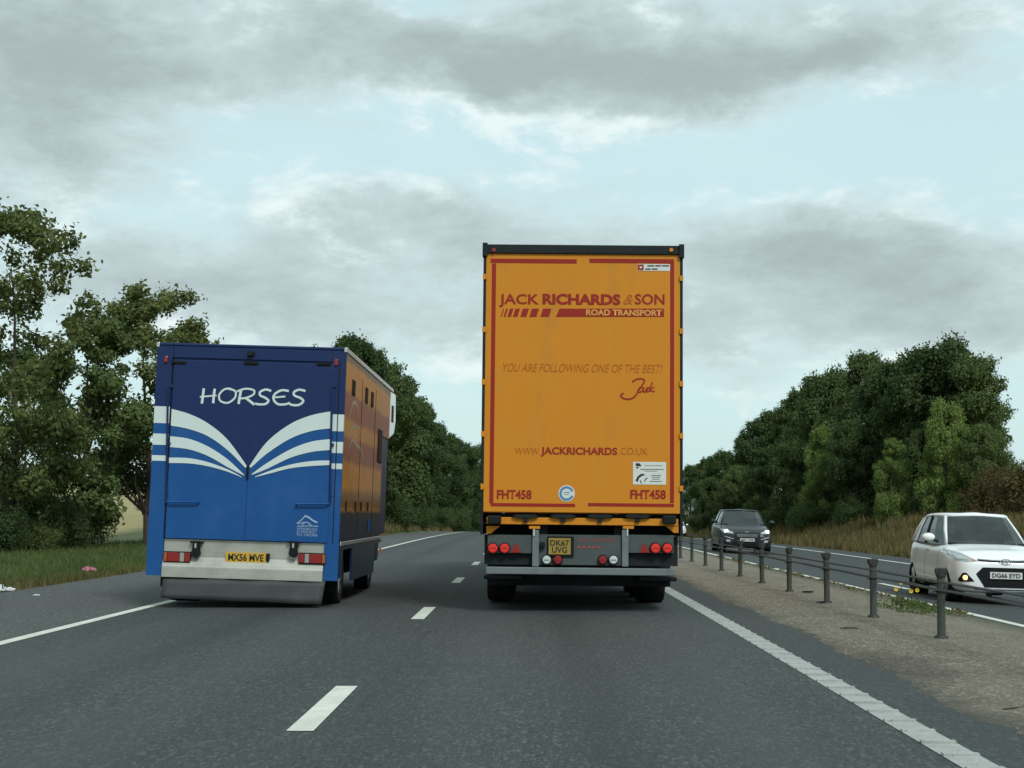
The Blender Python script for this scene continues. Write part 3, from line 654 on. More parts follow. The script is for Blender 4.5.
    # luton over the cab and the cab
    bm = B(); pts = [(6.3, 2.62), (7.2, 2.75), (7.45, 3.0), (7.3, 3.50), (6.3, 3.50)]
    a = [bm.verts.new((-W + .01, p[0], p[1])) for p in pts]; b = [bm.verts.new((W - .0, p[0], p[1])) for p in pts]; bm.faces.new(a); bm.faces.new(b[::-1])
    for i in range(len(pts)): bm.faces.new((a[i], b[i], b[(i + 1) % len(pts)], a[(i + 1) % len(pts)]))
    lu = obj('luton', bm, m_wbody, root, bevel=.03)
    bm = B(); box(bm, W - .002, W + .006, 6.6, 6.95, 2.95, 3.25); obj('window', bm, m_glossblack, lu)
    bm = B(); pts = [(5.22, .45), (7.2, .42), (7.3, .9), (7.15, 1.35), (6.6, 2.2), (6.35, 2.5), (5.22, 2.55)]
    a = [bm.verts.new((-1.02, p[0], p[1])) for p in pts]; b = [bm.verts.new((1.08, p[0], p[1])) for p in pts]; bm.faces.new(a); bm.faces.new(b[::-1])
    for i in range(len(pts)): bm.faces.new((a[i], b[i], b[(i + 1) % len(pts)], a[(i + 1) % len(pts)]))
    obj('cab', bm, m_navy, root, bevel=.05)
    for s in (-1, 1):
        bm = B(); box(bm, s * 1.14 - .07, s * 1.14 + .07, 6.5, 6.6, 1.6, 1.95); box(bm, min(s * 1.0, s * 1.1), max(s * 1.0, s * 1.1), 6.53, 6.57, 1.75, 1.78); obj('wing_mirror', bm, m_black, root, bevel=.02)
    # corner posts of the rear
    z_w1 = L(160, 408.5)[1]; stripes = [(408.6, 425.4), (436.0, 447.2), (457.7, 463.2)]
    zb = L(240, 578)[1]
    posts = [(-W, -1.075), (1.10, W)]
    for x0, x1 in posts:
        sft = 0 if x0 < 0 else 2.9
        rp = empty('rear_post'); rp.parent = root
        zs = [H - .035] + [L(240, py + sft)[1] for st in stripes for py in st] + [zb]
        for i in range(len(zs) - 1):
            mm = [m_navy, m_wpaint, m_blue, m_wpaint, m_blue, m_wpaint, m_blue][i]
            bm = B(); box(bm, x0, x1, 0, .07, zs[i + 1], zs[i]); obj(['upper_section', 'white_band', 'blue_band', 'white_band', 'blue_band', 'white_band', 'lower_section'][i], bm, mm, rp)
    ztop = L(251, 359.6)[1]
    bm = B(); box(bm, -1.07, 1.095, 0, .07, ztop, H - .035); obj('header_panel', bm, m_navy, root, bevel=.004)
    # ramp
    dx0, dx1 = L(169.6, 450)[0], L(331.4, 450)[0]; dzb = L(251, 540.6)[1]
    bm = B(); box(bm, -1.07, 1.095, .05, .07, dzb, ztop); obj('door_recess', bm, m_black, root)
    bm = B(); box(bm, dx0, dx1, -.012, .045, dzb, ztop - .03); ramp_ = obj('ramp_door', bm, m_blue, root, bevel=.005)
    Q = lambda x, y: L(150 + x / 5.12, 340 + y / 5.12)
    e0, e1 = dx0 + .004, dx1 - .004
    upL = [(100, 350), (200, 378), (300, 428), (400, 512), (500, 648)]; upR = [(925, 365), (830, 385), (720, 430), (600, 522), (508, 648)]
    cl, cr = catmull(upL), catmull(upR)
    poly = [(e0, ztop - .034)] + [(e0, Q(*cl[0])[1])] + [Q(*p) for p in cl[1:]] + [Q(*p) for p in cr[::-1][:-1]] + [(e1, Q(*cr[0])[1]), (e1, ztop - .034)]
    bm = B(); plate(bm, poly, -.0155, .003); obj('navy_field', bm, m_navy, ramp_)
    def band(up, lo, name='white_stripe'):
        u, l = [Q(*p) for p in catmull(up)], [Q(*p) for p in catmull(lo)]
        n = 36
        def rs(P):
            d_ = [0]
            for a, b in zip(P, P[1:]): d_.append(d_[-1] + math.dist(a, b))
            return [(float(np.interp(t * d_[-1], d_, [p[0] for p in P])), float(np.interp(t * d_[-1], d_, [p[1] for p in P]))) for t in np.linspace(0, 1, n)]
        u, l = rs(u), rs(l); bm = B(); V = [(bm.verts.new((max(e0, min(e1, a[0])), -.0185, a[1])), bm.verts.new((max(e0, min(e1, b[0])), -.0185, b[1]))) for a, b in zip(u, l)]
        for p, q_ in zip(V, V[1:]): bm.faces.new((p[0], q_[0], q_[1], p[1]))
        obj(name, bm, m_wpaint, ramp_)
    band([(98, 350)] + upL[1:-1] + [(498, 646)], [(98, 437), (200, 456), (300, 494), (400, 565), (490, 655)])
    band([(98, 492), (200, 506), (300, 546), (400, 612), (485, 692)], [(98, 548), (200, 560), (300, 595), (400, 652), (480, 693)])
    band([(98, 602), (200, 605), (300, 626), (400, 663), (473, 702)], [(98, 630), (200, 632), (300, 647), (400, 675), (470, 703)])
    band([(932, 365)] + upR[1:-1] + [(510, 646)], [(932, 452), (830, 466), (720, 505), (600, 582), (517, 655)])
    band([(932, 507), (830, 520), (720, 560), (600, 630), (520, 688)], [(932, 563), (830, 573), (720, 603), (600, 660), (524, 690)])
    band([(932, 617), (830, 620), (720, 638), (620, 668), (538, 700)], [(932, 640), (830, 645), (720, 657), (620, 682), (541, 702)])
    # HORSES
    bm = B(); sw = .034
    def ln(pts, sm=True, w=sw): stroke(bm, [Q(*p) for p in (catmull(pts) if sm else pts)], w, -.0185)
    ln([(277, 248), (272, 290), (267, 326)]); ln([(333, 250), (328, 290), (325, 324)]); ln([(257, 292), (300, 288), (342, 284)], w=.022)
    ln([(398, 250), (437, 262), (436, 296), (400, 322), (362, 312), (356, 282), (378, 256), (402, 249), (420, 253)], w=.026)
    ln([(468, 256), (460, 296), (455, 328)]); ln([(446, 264), (490, 250), (533, 258), (530, 280), (495, 296), (464, 300)], w=.026); ln([(492, 297), (515, 315), (536, 332)])
    ln([(622, 262), (595, 254), (566, 266), (566, 284), (592, 297), (608, 312), (592, 328), (560, 330), (540, 326)], w=.030)
    ln([(712, 262), (675, 258), (640, 278), (634, 304), (655, 328), (692, 330), (718, 322)], w=.030); ln([(636, 295), (665, 292), (694, 290)], w=.024)
    ln([(797, 262), (765, 255), (738, 268), (742, 285), (772, 298), (786, 314), (765, 332), (735, 334), (716, 328)], w=.030)
    obj('horses_lettering', bm, m_wpaint, ramp_)
    # builder's emblem
    bm = B(); Q3 = lambda x, y: L(290 + x / 13.96, 505 + y / 13.96)
    for pts, w in (([(100, 255), (160, 210), (215, 155)], .012), ([(205, 150), (260, 170), (320, 215), (385, 245)], .022), ([(105, 262), (150, 255), (190, 235)], .01), ([(170, 280), (210, 245), (250, 245), (300, 285)], .012), ([(100, 298), (250, 292), (400, 298)], .010)):
        stroke(bm, [Q3(*p) for p in catmull(pts)], w, -.015)
    obj('emblem', bm, mat('pale_blue_print', (.33, .44, .56), .5), ramp_)
    mp_ = mat('pale_lettering', (.30, .40, .54), .5)
    for s_, xa, xb, y_ in (('HORSEBOXES', 100, 385, 335), ('BY HAND BUILT', 100, 370, 375), ('TO ORDER', 88, 390, 418)):
        a = Q3(xa, y_ + 13); b = Q3(xb, y_ - 13); text(s_, a[0], b[0], a[1], b[1], -.015, m=mp_, parent=ramp_)
    # ramp split, handle, hinges, bars
    x = L(248, 470)[0]; z = L(248, 473)[1]; bm = B(); box(bm, x - .016, x + .016, -.035, -.019, z - .09, z + .10); obj('ramp_handle', bm, m_black, ramp_, bevel=.006)
    bm = B(); box(bm, x - .003, x + .003, -.014, -.0125, dzb + .01, z - .1); obj('centre_seam', bm, m_navy, ramp_)
    for px in (179.3, 251.5, 324): x, z = L(px, 363.5 + (px - 250) * .012); bm = B(); box(bm, x - .10, x + .10, -.03, 0, z - .018, z + .022); cyl(bm, (x - .07, -.03, z), (x - .02, -.03, z), .014); cyl(bm, (x + .02, -.03, z), (x + .07, -.03, z), .014); obj('hinge', bm, m_black, root, bevel=.004)
    x, z = L(251.3, 353.8); bm = B(); cyl(bm, (x, -.06, z), (x, 0, z), .035, .045); box(bm, x - .05, x + .05, -.02, -.001, z - .04, z + .03); obj('reversing_camera', bm, m_dark, root)
    for px, py in ((166.3, 359.4), (336.4, 362.5)): x, z = L(px, py); bm = B(); box(bm, x - .024, x + .024, -.03, -.001, z - .045, z + .045); obj('marker_lamp', bm, m_lampred, root, bevel=.01)
    for px0, px1, pxe, py in ((168.6, 166.6, 199, 502), (332.3, 330.0, 296.5, 504)):
        a = L(px0, 386); b = L(px1, py - 6); c = L(px1, py); e = L(pxe, py)
        bm = B(); cyl(bm, (a[0], -.028, a[1]), (c[0], -.028, c[1]), .014, seg=8)
        for zz in (a[1], (a[1] + c[1]) / 2, c[1] + .1): box(bm, c[0] - .02, c[0] + .02, -.03, 0, zz - .02, zz + .02)
        obj('locking_rod', bm, m_navy, root)
        bm = B(); tube(bm, [(c[0], -.028, c[1]), (c[0] * .9 + e[0] * .1, -.06, c[1]), (e[0], -.06, e[1]), (e[0], -.02, e[1] - .02)], .013, 8); obj('locking_handle', bm, m_blue, root)
        bm = B(); xs_ = (a[0] + (.06 if a[0] > 0 else .0), ); box(bm, c[0] - .0 + (.05 if c[0] > 0 else -.02), c[0] + (.062 if c[0] > 0 else -.008), -.004, -.001, dzb, ztop); obj('door_seam', bm, m_black, root)
    # checker plate, lamps, plate
    a = L(164, 541); zpl = L(240, 569.5)[1]; zmid = L(240, 558)[1]
    bm = B(); box(bm, -1.07, 1.095, .03, .06, zmid, dzb - .01); obj('checker_plate', bm, m_alu, root)
    zlow = L(240, 579)[1]
    bm = B(); v = []
    pl = [(-.0, zmid + .002), (-.05, zpl + .015), (-.055, zlow), (.03, zlow), (.03, zmid + .002)]
    a1 = [bm.verts.new((-1.07, y, z)) for y, z in [(.028, zmid)] + pl[1:3] + [(.05, zlow)]]; b1 = [bm.verts.new((1.095, y, z)) for y, z in [(.028, zmid)] + pl[1:3] + [(.05, zlow)]]
    bm.faces.new(a1); bm.faces.new(b1[::-1])
    for i in range(4): bm.faces.new((a1[i], b1[i], b1[(i + 1) % 4], a1[(i + 1) % 4]))
    obj('step_plate', bm, m_alu, root, bevel=.004)
    # rubber flap
    fl = [L(165, 578.8), L(162.0, 597.5), L(318, 604), L(322, 600), L(325.5, 580)]
    bm = B(); n = 24
    T0, T1, B0, B1 = L(163.8, 578.5), L(325.8, 581), L(161.5, 597.5), L(322, 604.3)
    rows_ = []
    for j in range(5):
        t = j / 4; rows_.append([bm.verts.new((T0[0] * (1 - i / n) * (1 - t) + T1[0] * (i / n) * (1 - t) + t * (B0[0] * (1 - i / n) + B1[0] * i / n), -.04 - .03 * t + .008 * math.sin(i * .7 + t * 2), (T0[1] * (1 - i / n) + T1[1] * i / n) * (1 - t) + t * max(.035, B0[1] * (1 - i / n) + B1[1] * i / n))) for i in range(n + 1)])
    for a, b in zip(rows_, rows_[1:]):
        for i in range(n): bm.faces.new((a[i], a[i + 1], b[i + 1], b[i]))
    o = obj('rubber_flap', bm, m_flap, root, smooth=True); sm_ = o.modifiers.new('s', 'SOLIDIFY'); sm_.thickness = .012
    for px0, px1, amber in ((163.5, 191, 0), (298.5, 325.8, 1)):
        a = L(px0, 562 + amber * 1.6); b = L(px1, 551.8 + amber * 1.6); e = empty('tail_lamp'); e.parent = root
        bm = B(); box(bm, a[0], b[0], -.03, .029, a[1], b[1]); obj('housing', bm, m_black, e, bevel=.008)
        w = b[0] - a[0]
        secs = [(0, .14, m_lampdull), (.14, .60, m_lampred), (.60, .78, m_lampgrey), (.78, 1, m_lampred)]
        if amber: secs = [(1 - q_, 1 - p_, m_) for p_, q_, m_ in secs]
        for p_, q_, m_ in secs: bm = B(); box(bm, a[0] + w * p_ + .006, a[0] + w * q_ - .001, -.042, -.0305, a[1] + .014, b[1] - .014); obj('lens', bm, m_, e, bevel=.004)
    a = L(225.5, 561.8); b = L(266, 553.2); bm = B(); box(bm, a[0], b[0] + .0, -.005, .027, a[1], b[1]); pl = obj('number_plate', bm, m_yplate, root)
    a2 = L(228, 560.6); b2 = L(263.8, 554.4); text('MX56 MVE', a2[0], b2[0], a2[1], b2[1], -.0075, m=m_char, bold=.03, parent=pl)
    x, z = L(268, 557.6); bm = B(); box(bm, x - .02, x + .02, -.025, .029, z - .05, z + .055); obj('plate_lamp', bm, m_black, root, bevel=.006)
    for px in (197, 294.3):
        x, z = L(px, 541); z1 = L(px, 555.5)[1]; bm = B(); cyl(bm, (x, -.02, z - .0), (x, -.02, z1 + .02), .05, .058, seg=16); disc(bm, x, z1 + .035, .058, -.075, .1); box(bm, x - .09, x + .09, -.04, .028, z - .025, z - .004); obj('ramp_buffer', bm, m_black, root, bevel=.006)
        bm = B(); box(bm, x - .012, x + .012, -.084, -.06, z - .09, z - .03); obj('latch_pin', bm, m_silver, root)
    # chassis, wheels
    bm = B(); box(bm, -.5, -.38, .2, 6.6, .55, .85); box(bm, .38, .5, .2, 6.6, .55, .85); box(bm, -1.2, 1.2, .2, 6.2, .87, .94); cyl(bm, (-1, 1.0, .40), (1, 1.0, .40), .08); cyl(bm, (-1, 5.05, .40), (1, 5.05, .40), .07); box(bm, .55, 1.1, 2.4, 3.6, .4, .85); obj('chassis', bm, m_dark, root)
    m_wr = mat('painted_steel_rim', (.42, .45, .45), .45, metal=.3)
    for s in (-1, 1):
        wheel(root, s * 1.20, s, 1.02, .385, .385, .46, rim_m=m_wr); wheel(root, s * 1.17, s, 5.05, .385, .385, .23, rim_m=m_wr)
        bm = B(); box(bm, s * 1.0 - .22, s * 1.0 + .22, .52, .55, .22, .85); obj('mud_flap', bm, m_black, root)
    return root
build_horsebox()
#PART2
# ------------------------------------------------------------------ cars
def eval_mesh(o):
    bpy.context.view_layer.update(); dg = bpy.context.evaluated_depsgraph_get()
    me = bpy.data.meshes.new_from_object(o.evaluated_get(dg)); o.modifiers.clear(); o.data = me; return o
def inside(p, poly):
    c = False; j = len(poly) - 1
    for i in range(len(poly)):
        if (poly[i][1] > p[1]) != (poly[j][1] > p[1]) and p[0] < (poly[j][0] - poly[i][0]) * (p[1] - poly[i][1]) / (poly[j][1] - poly[i][1]) + poly[i][0]: c = not c
        j = i
    return c
def decal(name, bvh, poly, m, parent, axis='y', sgn=1, off=.006, div=4, origin=-3):
    """patch with the outline poly laid on the bodywork; axis y: (x,z) seen from the front, axis x: (y,z) seen from the side"""
    bm = B()
    vs_ = [bm.verts.new((p[0], 0, p[1])) for p in poly]; f = bm.faces.new(vs_)
    bmesh.ops.triangulate(bm, faces=[f])
    for _ in range(div): bmesh.ops.subdivide_edges(bm, edges=[e for e in bm.edges if e.calc_length() > .045], cuts=1)
    bmesh.ops.triangulate(bm, faces=bm.faces[:])
    for v in bm.verts:
        a, b = v.co.x, v.co.z
        if axis == 'y': o_, d_ = Vector((a, origin, b)), Vector((0, 1, 0))
        else: o_, d_ = Vector((sgn * 3, a, b)), Vector((-sgn, 0, 0))
        hit, nrm, _, _ = bvh.ray_cast(o_, d_)
        if hit is None: hit, nrm, _, _ = bvh.find_nearest(Vector((a, .1, b)) if axis == 'y' else Vector((sgn * .8, a, b)))
        if nrm.dot(d_) > 0: nrm = -nrm
        v.co = hit + nrm * off
    o = obj(name, bm, m, parent, smooth=True); return o
def loft(name, st, m, parent, sub=2, wheels=None):
    """st: list of (y, [(x,z)...]) half sections from bottom centre to top centre"""
    bm = B(); rows = []
    for y, pr in st:
        rows.append([bm.verts.new((x, y, z)) for x, z in pr] + [bm.verts.new((-x, y, z)) for x, z in pr[::-1][1:-1]])
    n = len(rows[0])
    for a, b in zip(rows, rows[1:]):
        for k in range(n): bm.faces.new((a[k], a[(k + 1) % n], b[(k + 1) % n], b[k]))
    bm.faces.new(rows[0]); bm.faces.new(rows[-1][::-1])
    o = obj(name, bm, m, parent, smooth=True)
    s_ = o.modifiers.new('s', 'SUBSURF'); s_.levels = sub; s_.render_levels = sub
    return o
def car(kind, P, paint, glassm, parent_loc, rz, label, cat='car', group=None, roll=0.0, driver=False):
    L_, W_, H_ = P['L'], P['W'] / 2, P['H']; belt, hood, nose = P['belt'], P['hood'], P['nose']; r = P['r']; ya = P['ya']; yb = ya + P['wb']
    root = empty(kind, parent_loc, (0, roll, rz)); tag(root, label, cat, group)
    gc = P['gc']
    def sec(w, zb, zt, crown=1.0, tuck=.93, bw=.95):
        return [(0, zb), (w * tuck * .8, zb), (w * tuck, zb + .03), (w * .985, zb + .16), (w, (zb + zt) * .46), (w * .978, zt - .22), (w * .94, zt - .06), (w * .76, zt - .004), (w * .3, zt + .012 * crown), (0, zt + .015 * crown)]
    hs = P['yhood']     # base of the windscreen
    st = [(0.0, sec(W_ * .60, gc + .07, nose - .06)), (.035, sec(W_ * .76, gc + .03, nose + .00)), (.13, sec(W_ * .885, gc + .01, nose + .075)), (.30, sec(W_ * .955, gc, nose + .16)), (.55, sec(W_ * .985, gc, hood - .05)),
          (hs * .85, sec(W_, gc, hood)), (hs + .05, sec(W_, gc, belt)), (ya + .75, sec(W_, gc, belt + .005)), (L_ * .5, sec(W_, gc, belt + .015)), (L_ * .72, sec(W_, gc, belt + .03)), (L_ - .45, sec(W_ * .985, gc, belt + .06)), (L_ - .16, sec(W_ * .93, gc + .02, belt + .05)), (L_ - .03, sec(W_ * .84, gc + .05, belt)), (L_, sec(W_ * .74, gc + .12, belt - .12))]
    body = loft('body', st, paint, root)
    for yw in (ya, yb):
        for s in (-1, 1):
            cb = B(); cyl(cb, (s * (W_ - .26), yw, r), (s * (W_ + .3), yw, r), r + .055, seg=32); co = obj('cut', cb, paint)
            md = body.modifiers.new('b', 'BOOLEAN'); md.object = co; md.operation = 'DIFFERENCE'; md.solver = 'EXACT'
    eval_mesh(body)
    for o in [x for x in scene.objects if x.name.startswith('cut')]: bpy.data.objects.remove(o)
    for p in body.data.polygons: p.use_smooth = True
    bmt = B(); bmt.from_mesh(body.data); bvh = BVHTree.FromBMesh(bmt); bmt.free()
    for s in (-1, 1):
        for yw in (ya, yb):
            wheel(root, s * (W_ - .015), s, yw, r, r, .20, rr=.66, spokes=7)
            bm = B(); cyl(bm, (s * (W_ - .245), yw, r), (s * (W_ - .25), yw, r), r + .06, seg=24); obj('arch_liner', bm, m_black, root)
    # greenhouse
    rt = P['roof']; G = P['cabin']     # G: list of (base(x,y), top(x,y)) from the windscreen centre round to the back centre
    zt = H_ - .05
    n = len(G); bm = B(); rows = []
    for t, bul in ((0, 0), (.5, .018), (1, 0)):
        row = []
        full = G + [((-b[0], b[1]), (-tp[0], tp[1])) for b, tp in G[::-1][1:-1]]
        for (b, tp) in full:
            x = b[0] + (tp[0] - b[0]) * t; y = b[1] + (tp[1] - b[1]) * t; c = Vector((x, y - (G[0][0][1] + G[-1][0][1]) / 2)); k = 1 + bul / max(.3, c.length)
            zb_ = belt - .035 + .045 * smooth(hs, L_ - .4, b[1])
            row.append(bm.verts.new((x * (1 + bul), (c.y * k) + (G[0][0][1] + G[-1][0][1]) / 2, zb_ + (zt - zb_ - .035 * abs(tp[0]) / .6 - .06 * smooth(L_ - 1.1, L_ - .35, tp[1]) - .02 * smooth(hs + 1.1, hs + .6, tp[1])) * t)))
        rows.append(row)
    nn = len(rows[0]); 
    for a, b in zip(rows, rows[1:]):
        for k in range(nn): bm.faces.new((a[k], a[(k + 1) % nn], b[(k + 1) % nn], b[k]))
    P3 = [[v.co.copy() for v in row] for row in rows]
    for sd in (0, 1):
        bq = B()
        for kk in [(q0, nn - 1 - q0)[sd] for q0 in P['quarter']]:
            for a, b in ((P3[0], P3[1]), (P3[1], P3[2])):
                f_ = [a[kk], a[(kk + 1) % nn], b[(kk + 1) % nn], b[kk]]; cc_ = Vector((0, (G[0][0][1] + G[-1][0][1]) / 2, 0))
                outv = [bq.verts.new(v + Vector((v.x, (v.y - cc_.y) * .5, 0)).normalized() * .012) for v in f_]; bq.faces.new(outv)
        bmesh.ops.remove_doubles(bq, verts=bq.verts, dist=.001)
        obj('rear_quarter', bq, paint, root, smooth=True)
    obj('glass', bm, glassm, root, smooth=False)
    # roof shell
    bm = B(); top = P3[2]; cx = sum((v.y for v in top)) / nn; rr_ = []
    for k_, dz in ((1.035, -.035), (1.04, .0), (.95, .026), (.70, .038), (.35, .042)):
        rr_.append([bm.verts.new((v.x * k_, cx + (v.y - cx) * k_, v.z + dz)) for v in top])
    for a, b in zip(rr_, rr_[1:]):
        for k in range(nn): bm.faces.new((a[k], a[(k + 1) % nn], b[(k + 1) % nn], b[k]))
    bm.faces.new(rr_[-1]); bm.faces.new(rr_[0][::-1]); o = obj('roof', bm, paint, root, smooth=True)
    # pillars
    def pillar(i, w, m, nm='pillar'):
        for s in (1, -1):
            idx = i if s == 1 else (nn - i) % nn
            pts = [P3[t][idx].copy() for t in range(3)]
            cen = Vector((0, cx, 0)); pts = [p + (Vector((p.x, (p.y - cx) * .5, 0)).normalized() * .008) for p in pts]
            tg = Vector((P3[0][(idx + 1) % nn] - P3[0][idx - 1])).normalized()
            bm = B(); A = []
            for j, p in enumerate(pts):
                ww = w * (1.25 - .35 * j / 2); out = Vector((p.x, (p.y - cx) * .5, 0)).normalized() * .014
                A.append([bm.verts.new(p + tg * ww / 2 - out), bm.verts.new(p + tg * ww * .35 + out), bm.verts.new(p - tg * ww * .35 + out), bm.verts.new(p - tg * ww / 2 - out)])
            for a, b in zip(A, A[1:]):
                for k in range(4): bm.faces.new((a[k], a[(k + 1) % 4], b[(k + 1) % 4], b[k]))
            bm.faces.new(A[0]); bm.faces.new(A[-1]); obj(nm, bm, m, root, smooth=True)
    for i, w, mm in P['pillars']: pillar(i, w, paint if mm else m_black)
    # dashboard and seats seen through the windscreen
    bm = B(); box(bm, -W_ * .78, W_ * .78, hs + .12, hs + .45, belt - .04, belt + .02); obj('dashboard', bm, m_dark, root, bevel=.02)
    for sx_ in (-.36, .36):
        bm = B(); box(bm, sx_ - .23, sx_ + .23, hs + 1.22, hs + 1.34, belt - .1, belt + .22); box(bm, sx_ - .12, sx_ + .12, hs + 1.24, hs + 1.32, belt + .24, belt + .40); box(bm, sx_ - .03, sx_ + .03, hs + 1.26, hs + 1.3, belt + .2, belt + .26); obj('seat', bm, m_dark, root, bevel=.03)
    # mirrors
    for s in (-1, 1):
        e = empty('wing_mirror'); e.parent = root; ym = hs + .38
        bm = B(); cyl(bm, (s * W_ * .93, ym + .02, belt + .02), (s * (W_ + .07), ym, belt + .07), .022, seg=8); obj('stem', bm, m_black, e)
        bm = B(); bmesh.ops.create_uvsphere(bm, u_segments=16, v_segments=10, radius=1, matrix=Matrix.Translation((s * (W_ + .115), ym, belt + .095)) @ Matrix.Diagonal((.115, .06, .072, 1))); obj('mirror_shell', bm, paint, e, smooth=True)
    # handles, seams, sills
    for s in (-1, 1):
        for y in P['seams']: decal('door_seam', bvh, [(y - .006, gc + .1), (y + .006, gc + .1), (y + .006, belt - .03), (y - .006, belt - .03)], m_black, root, 'x', s, off=.0025, div=3)
        for y in P['handles']:
            hit = bvh.ray_cast(Vector((s * 3, y, belt - .13)), Vector((-s, 0, 0)))[0]; bm = B(); box(bm, hit.x - .015, hit.x + .02 * s + .01, y - .09, y + .09, belt - .148, belt - .115); obj('door_handle', bm, paint, root, bevel=.01)
        decal('sill_trim', bvh, [(ya + r + .1, gc + .03), (yb - r - .1, gc + .03), (yb - r - .1, gc + .10), (ya + r + .1, gc + .10)], m_black, root, 'x', s, off=.004, div=4)
    return root, bvh, body
def number_plate(root, s_, zc, yy, w=.52, h=.11):
    bm = B(); box(bm, -w / 2, w / 2, yy, yy + .012, zc - h / 2, zc + h / 2); pl = obj('number_plate', bm, m_wplate, root)
    text(s_, -w * .44, w * .44, zc - h * .34, zc + h * .34, yy - .003, bold=.03, m=m_char, parent=pl); return pl
hatch = dict(L=3.67, W=1.66, H=1.54, wb=2.385, ya=.70, r=.295, gc=.17, belt=.965, hood=.93, nose=.70, yhood=.92, roof=1.5,
    cabin=[((0, .86), (0, 1.62)), ((.45, .92), (.40, 1.67)), ((.68, 1.16), (.52, 1.82)), ((.785, 1.60), (.595, 2.05)), ((.795, 2.12), (.60, 2.35)), ((.785, 2.80), (.595, 2.76)), ((.73, 3.40), (.55, 3.20)), ((.40, 3.50), (.36, 3.28)), ((0, 3.54), (0, 3.32))],
    pillars=[(2, .075, 1), (4, .06, 0), (6, .12, 1)], quarter=(5, 6), seams=(1.18, 2.10, 2.88), handles=(1.95, 2.72))
def front_hatch(root, bvh):
    for s in (-1, 1):
        X = lambda pts: [(s * a, b) for a, b in pts]
        h = empty('headlight'); h.parent = root
        decal('lens', bvh, X([(.44, .695), (.60, .68), (.735, .70), (.785, .78), (.80, .865), (.70, .845), (.56, .765)]), m_hl, h, off=.006)
        decal('inner_reflector', bvh, X([(.60, .71), (.72, .725), (.75, .80), (.68, .79), (.61, .75)]), m_hl2, h, off=.010)
        decal('indicator', bvh, X([(.455, .70), (.52, .695), (.53, .735), (.465, .71)]), m_lampamber_soft, h, off=.010)
        f = empty('fog_lamp'); f.parent = root
        decal('surround', bvh, X([(.50, .365), (.715, .355), (.73, .39), (.675, .50), (.625, .505)]), m_black, f, off=.006)
        x, z = s * .64, .425; hit = bvh.ray_cast(Vector((x, -3, z)), Vector((0, 1, 0)))[0]
        bm = B(); cyl(bm, (x, hit.y - .022, z), (x, hit.y + .02, z), .040, seg=20); obj('bulb_glass', bm, m_fog, f, bevel=.006)
    decal('grille', bvh, [(-.37, .60), (.37, .60), (.48, .49), (.34, .275), (-.34, .275), (-.48, .49)], m_black, root, off=.006)
    decal('upper_grille', bvh, [(-.44, .70), (-.2, .685), (.2, .685), (.44, .70), (.44, .722), (.2, .709), (-.2, .709), (-.44, .722)], m_glossblack, root, off=.007)
    decal('chrome_strip', bvh, [(-.44, .725), (-.2, .712), (.2, .712), (.44, .725), (.44, .735), (.2, .722), (-.2, .722), (-.44, .735)], m_silver, root, off=.009)
    decal('lower_lip', bvh, [(-.5, .235), (.5, .235), (.5, .25), (-.5, .25)], m_black, root, off=.004)
    hit = bvh.ray_cast(Vector((0, -3, .68)), Vector((0, 1, 0)))[0]
    bm = B(); yy = hit.y - .02; cz = .698
    stroke(bm, [(.085 * math.cos(t), cz + .043 * math.sin(t)) for t in np.linspace(0, 2 * math.pi, 28)], .014, yy)
    stroke(bm, [(-.045, cz - .028), (-.022, cz + .028)], .018, yy); stroke(bm, [(.022, cz - .028), (.045, cz + .028)], .018, yy); stroke(bm, [(-.032, cz - .002), (.03, cz + .004)], .012, yy)
    obj('badge', bm, m_silver, root)
    hit = bvh.ray_cast(Vector((0, -3, .44)), Vector((0, 1, 0)))[0]
    number_plate(root, P_TEXT, .475, hit.y - .028)
m_hl = mat('headlight_lens', (.36, .40, .41), .12, coat=.6, var=.35, scale=14); m_hl2 = mat('headlight_reflector', (.62, .66, .66), .1, metal=.6)
m_lampamber_soft = mat('indicator_glass', (.55, .30, .16), .25)
m_fog = mat('lit_fog_lamp', (.9, .6, .3), .3, emit=((1, .60, .22), 1.5)); m_lit = mat('lit_headlight', (.9, .9, .9), .3, emit=((1, .97, .92), 3.0))
P_TEXT = 'DG66 EYD'
rc = -R_(2.2)
root, bvh, body = car('hatchback', hatch, m_wbody, m_glass, (at(1005, 574, 24.05).x, 24.05, -.235), -R_(1.9), 'white hatchback with a lit orange fog lamp coming along the opposite carriageway', roll=R_(1.5))
front_hatch(root, bvh)
# windscreen wipers
bm = B(); tube(bm, [(-.45, .955, 1.0), (-.1, .98, 1.04), (.25, 1.0, 1.06)], .008); tube(bm, [(.1, .95, 1.0), (.4, 1.0, 1.03), (.6, 1.08, 1.04)], .008); obj('wiper', bm, m_black, root) if False else bm.free()
HATCH = root

mpv = dict(L=4.80, W=1.92, H=1.66, wb=2.85, ya=.95, r=.335, gc=.19, belt=1.06, hood=1.0, nose=.70, yhood=1.12, roof=1.66,
    cabin=[((0, 1.10), (0, 2.0)), ((.55, 1.15), (.50, 2.04)), ((.83, 1.42), (.62, 2.22)), ((.89, 2.05), (.67, 2.55)), ((.895, 2.75), (.68, 2.95)), ((.88, 3.65), (.665, 3.65)), ((.81, 4.35), (.60, 4.15)), ((.45, 4.60), (.42, 4.35)), ((0, 4.64), (0, 4.40))],
    pillars=[(2, .085, 1), (4, .06, 0), (6, .12, 1)], quarter=(6,), seams=(1.5, 2.72, 3.65), handles=(2.5, 3.45))
root, bvh, body = car('people_carrier', mpv, m_gbody, m_glassd, (at(747, 545, 53.6).x, 53.6, -.245), -R_(2.0), 'dark grey people carrier with bright headlights on the opposite carriageway', roll=R_(1.5))
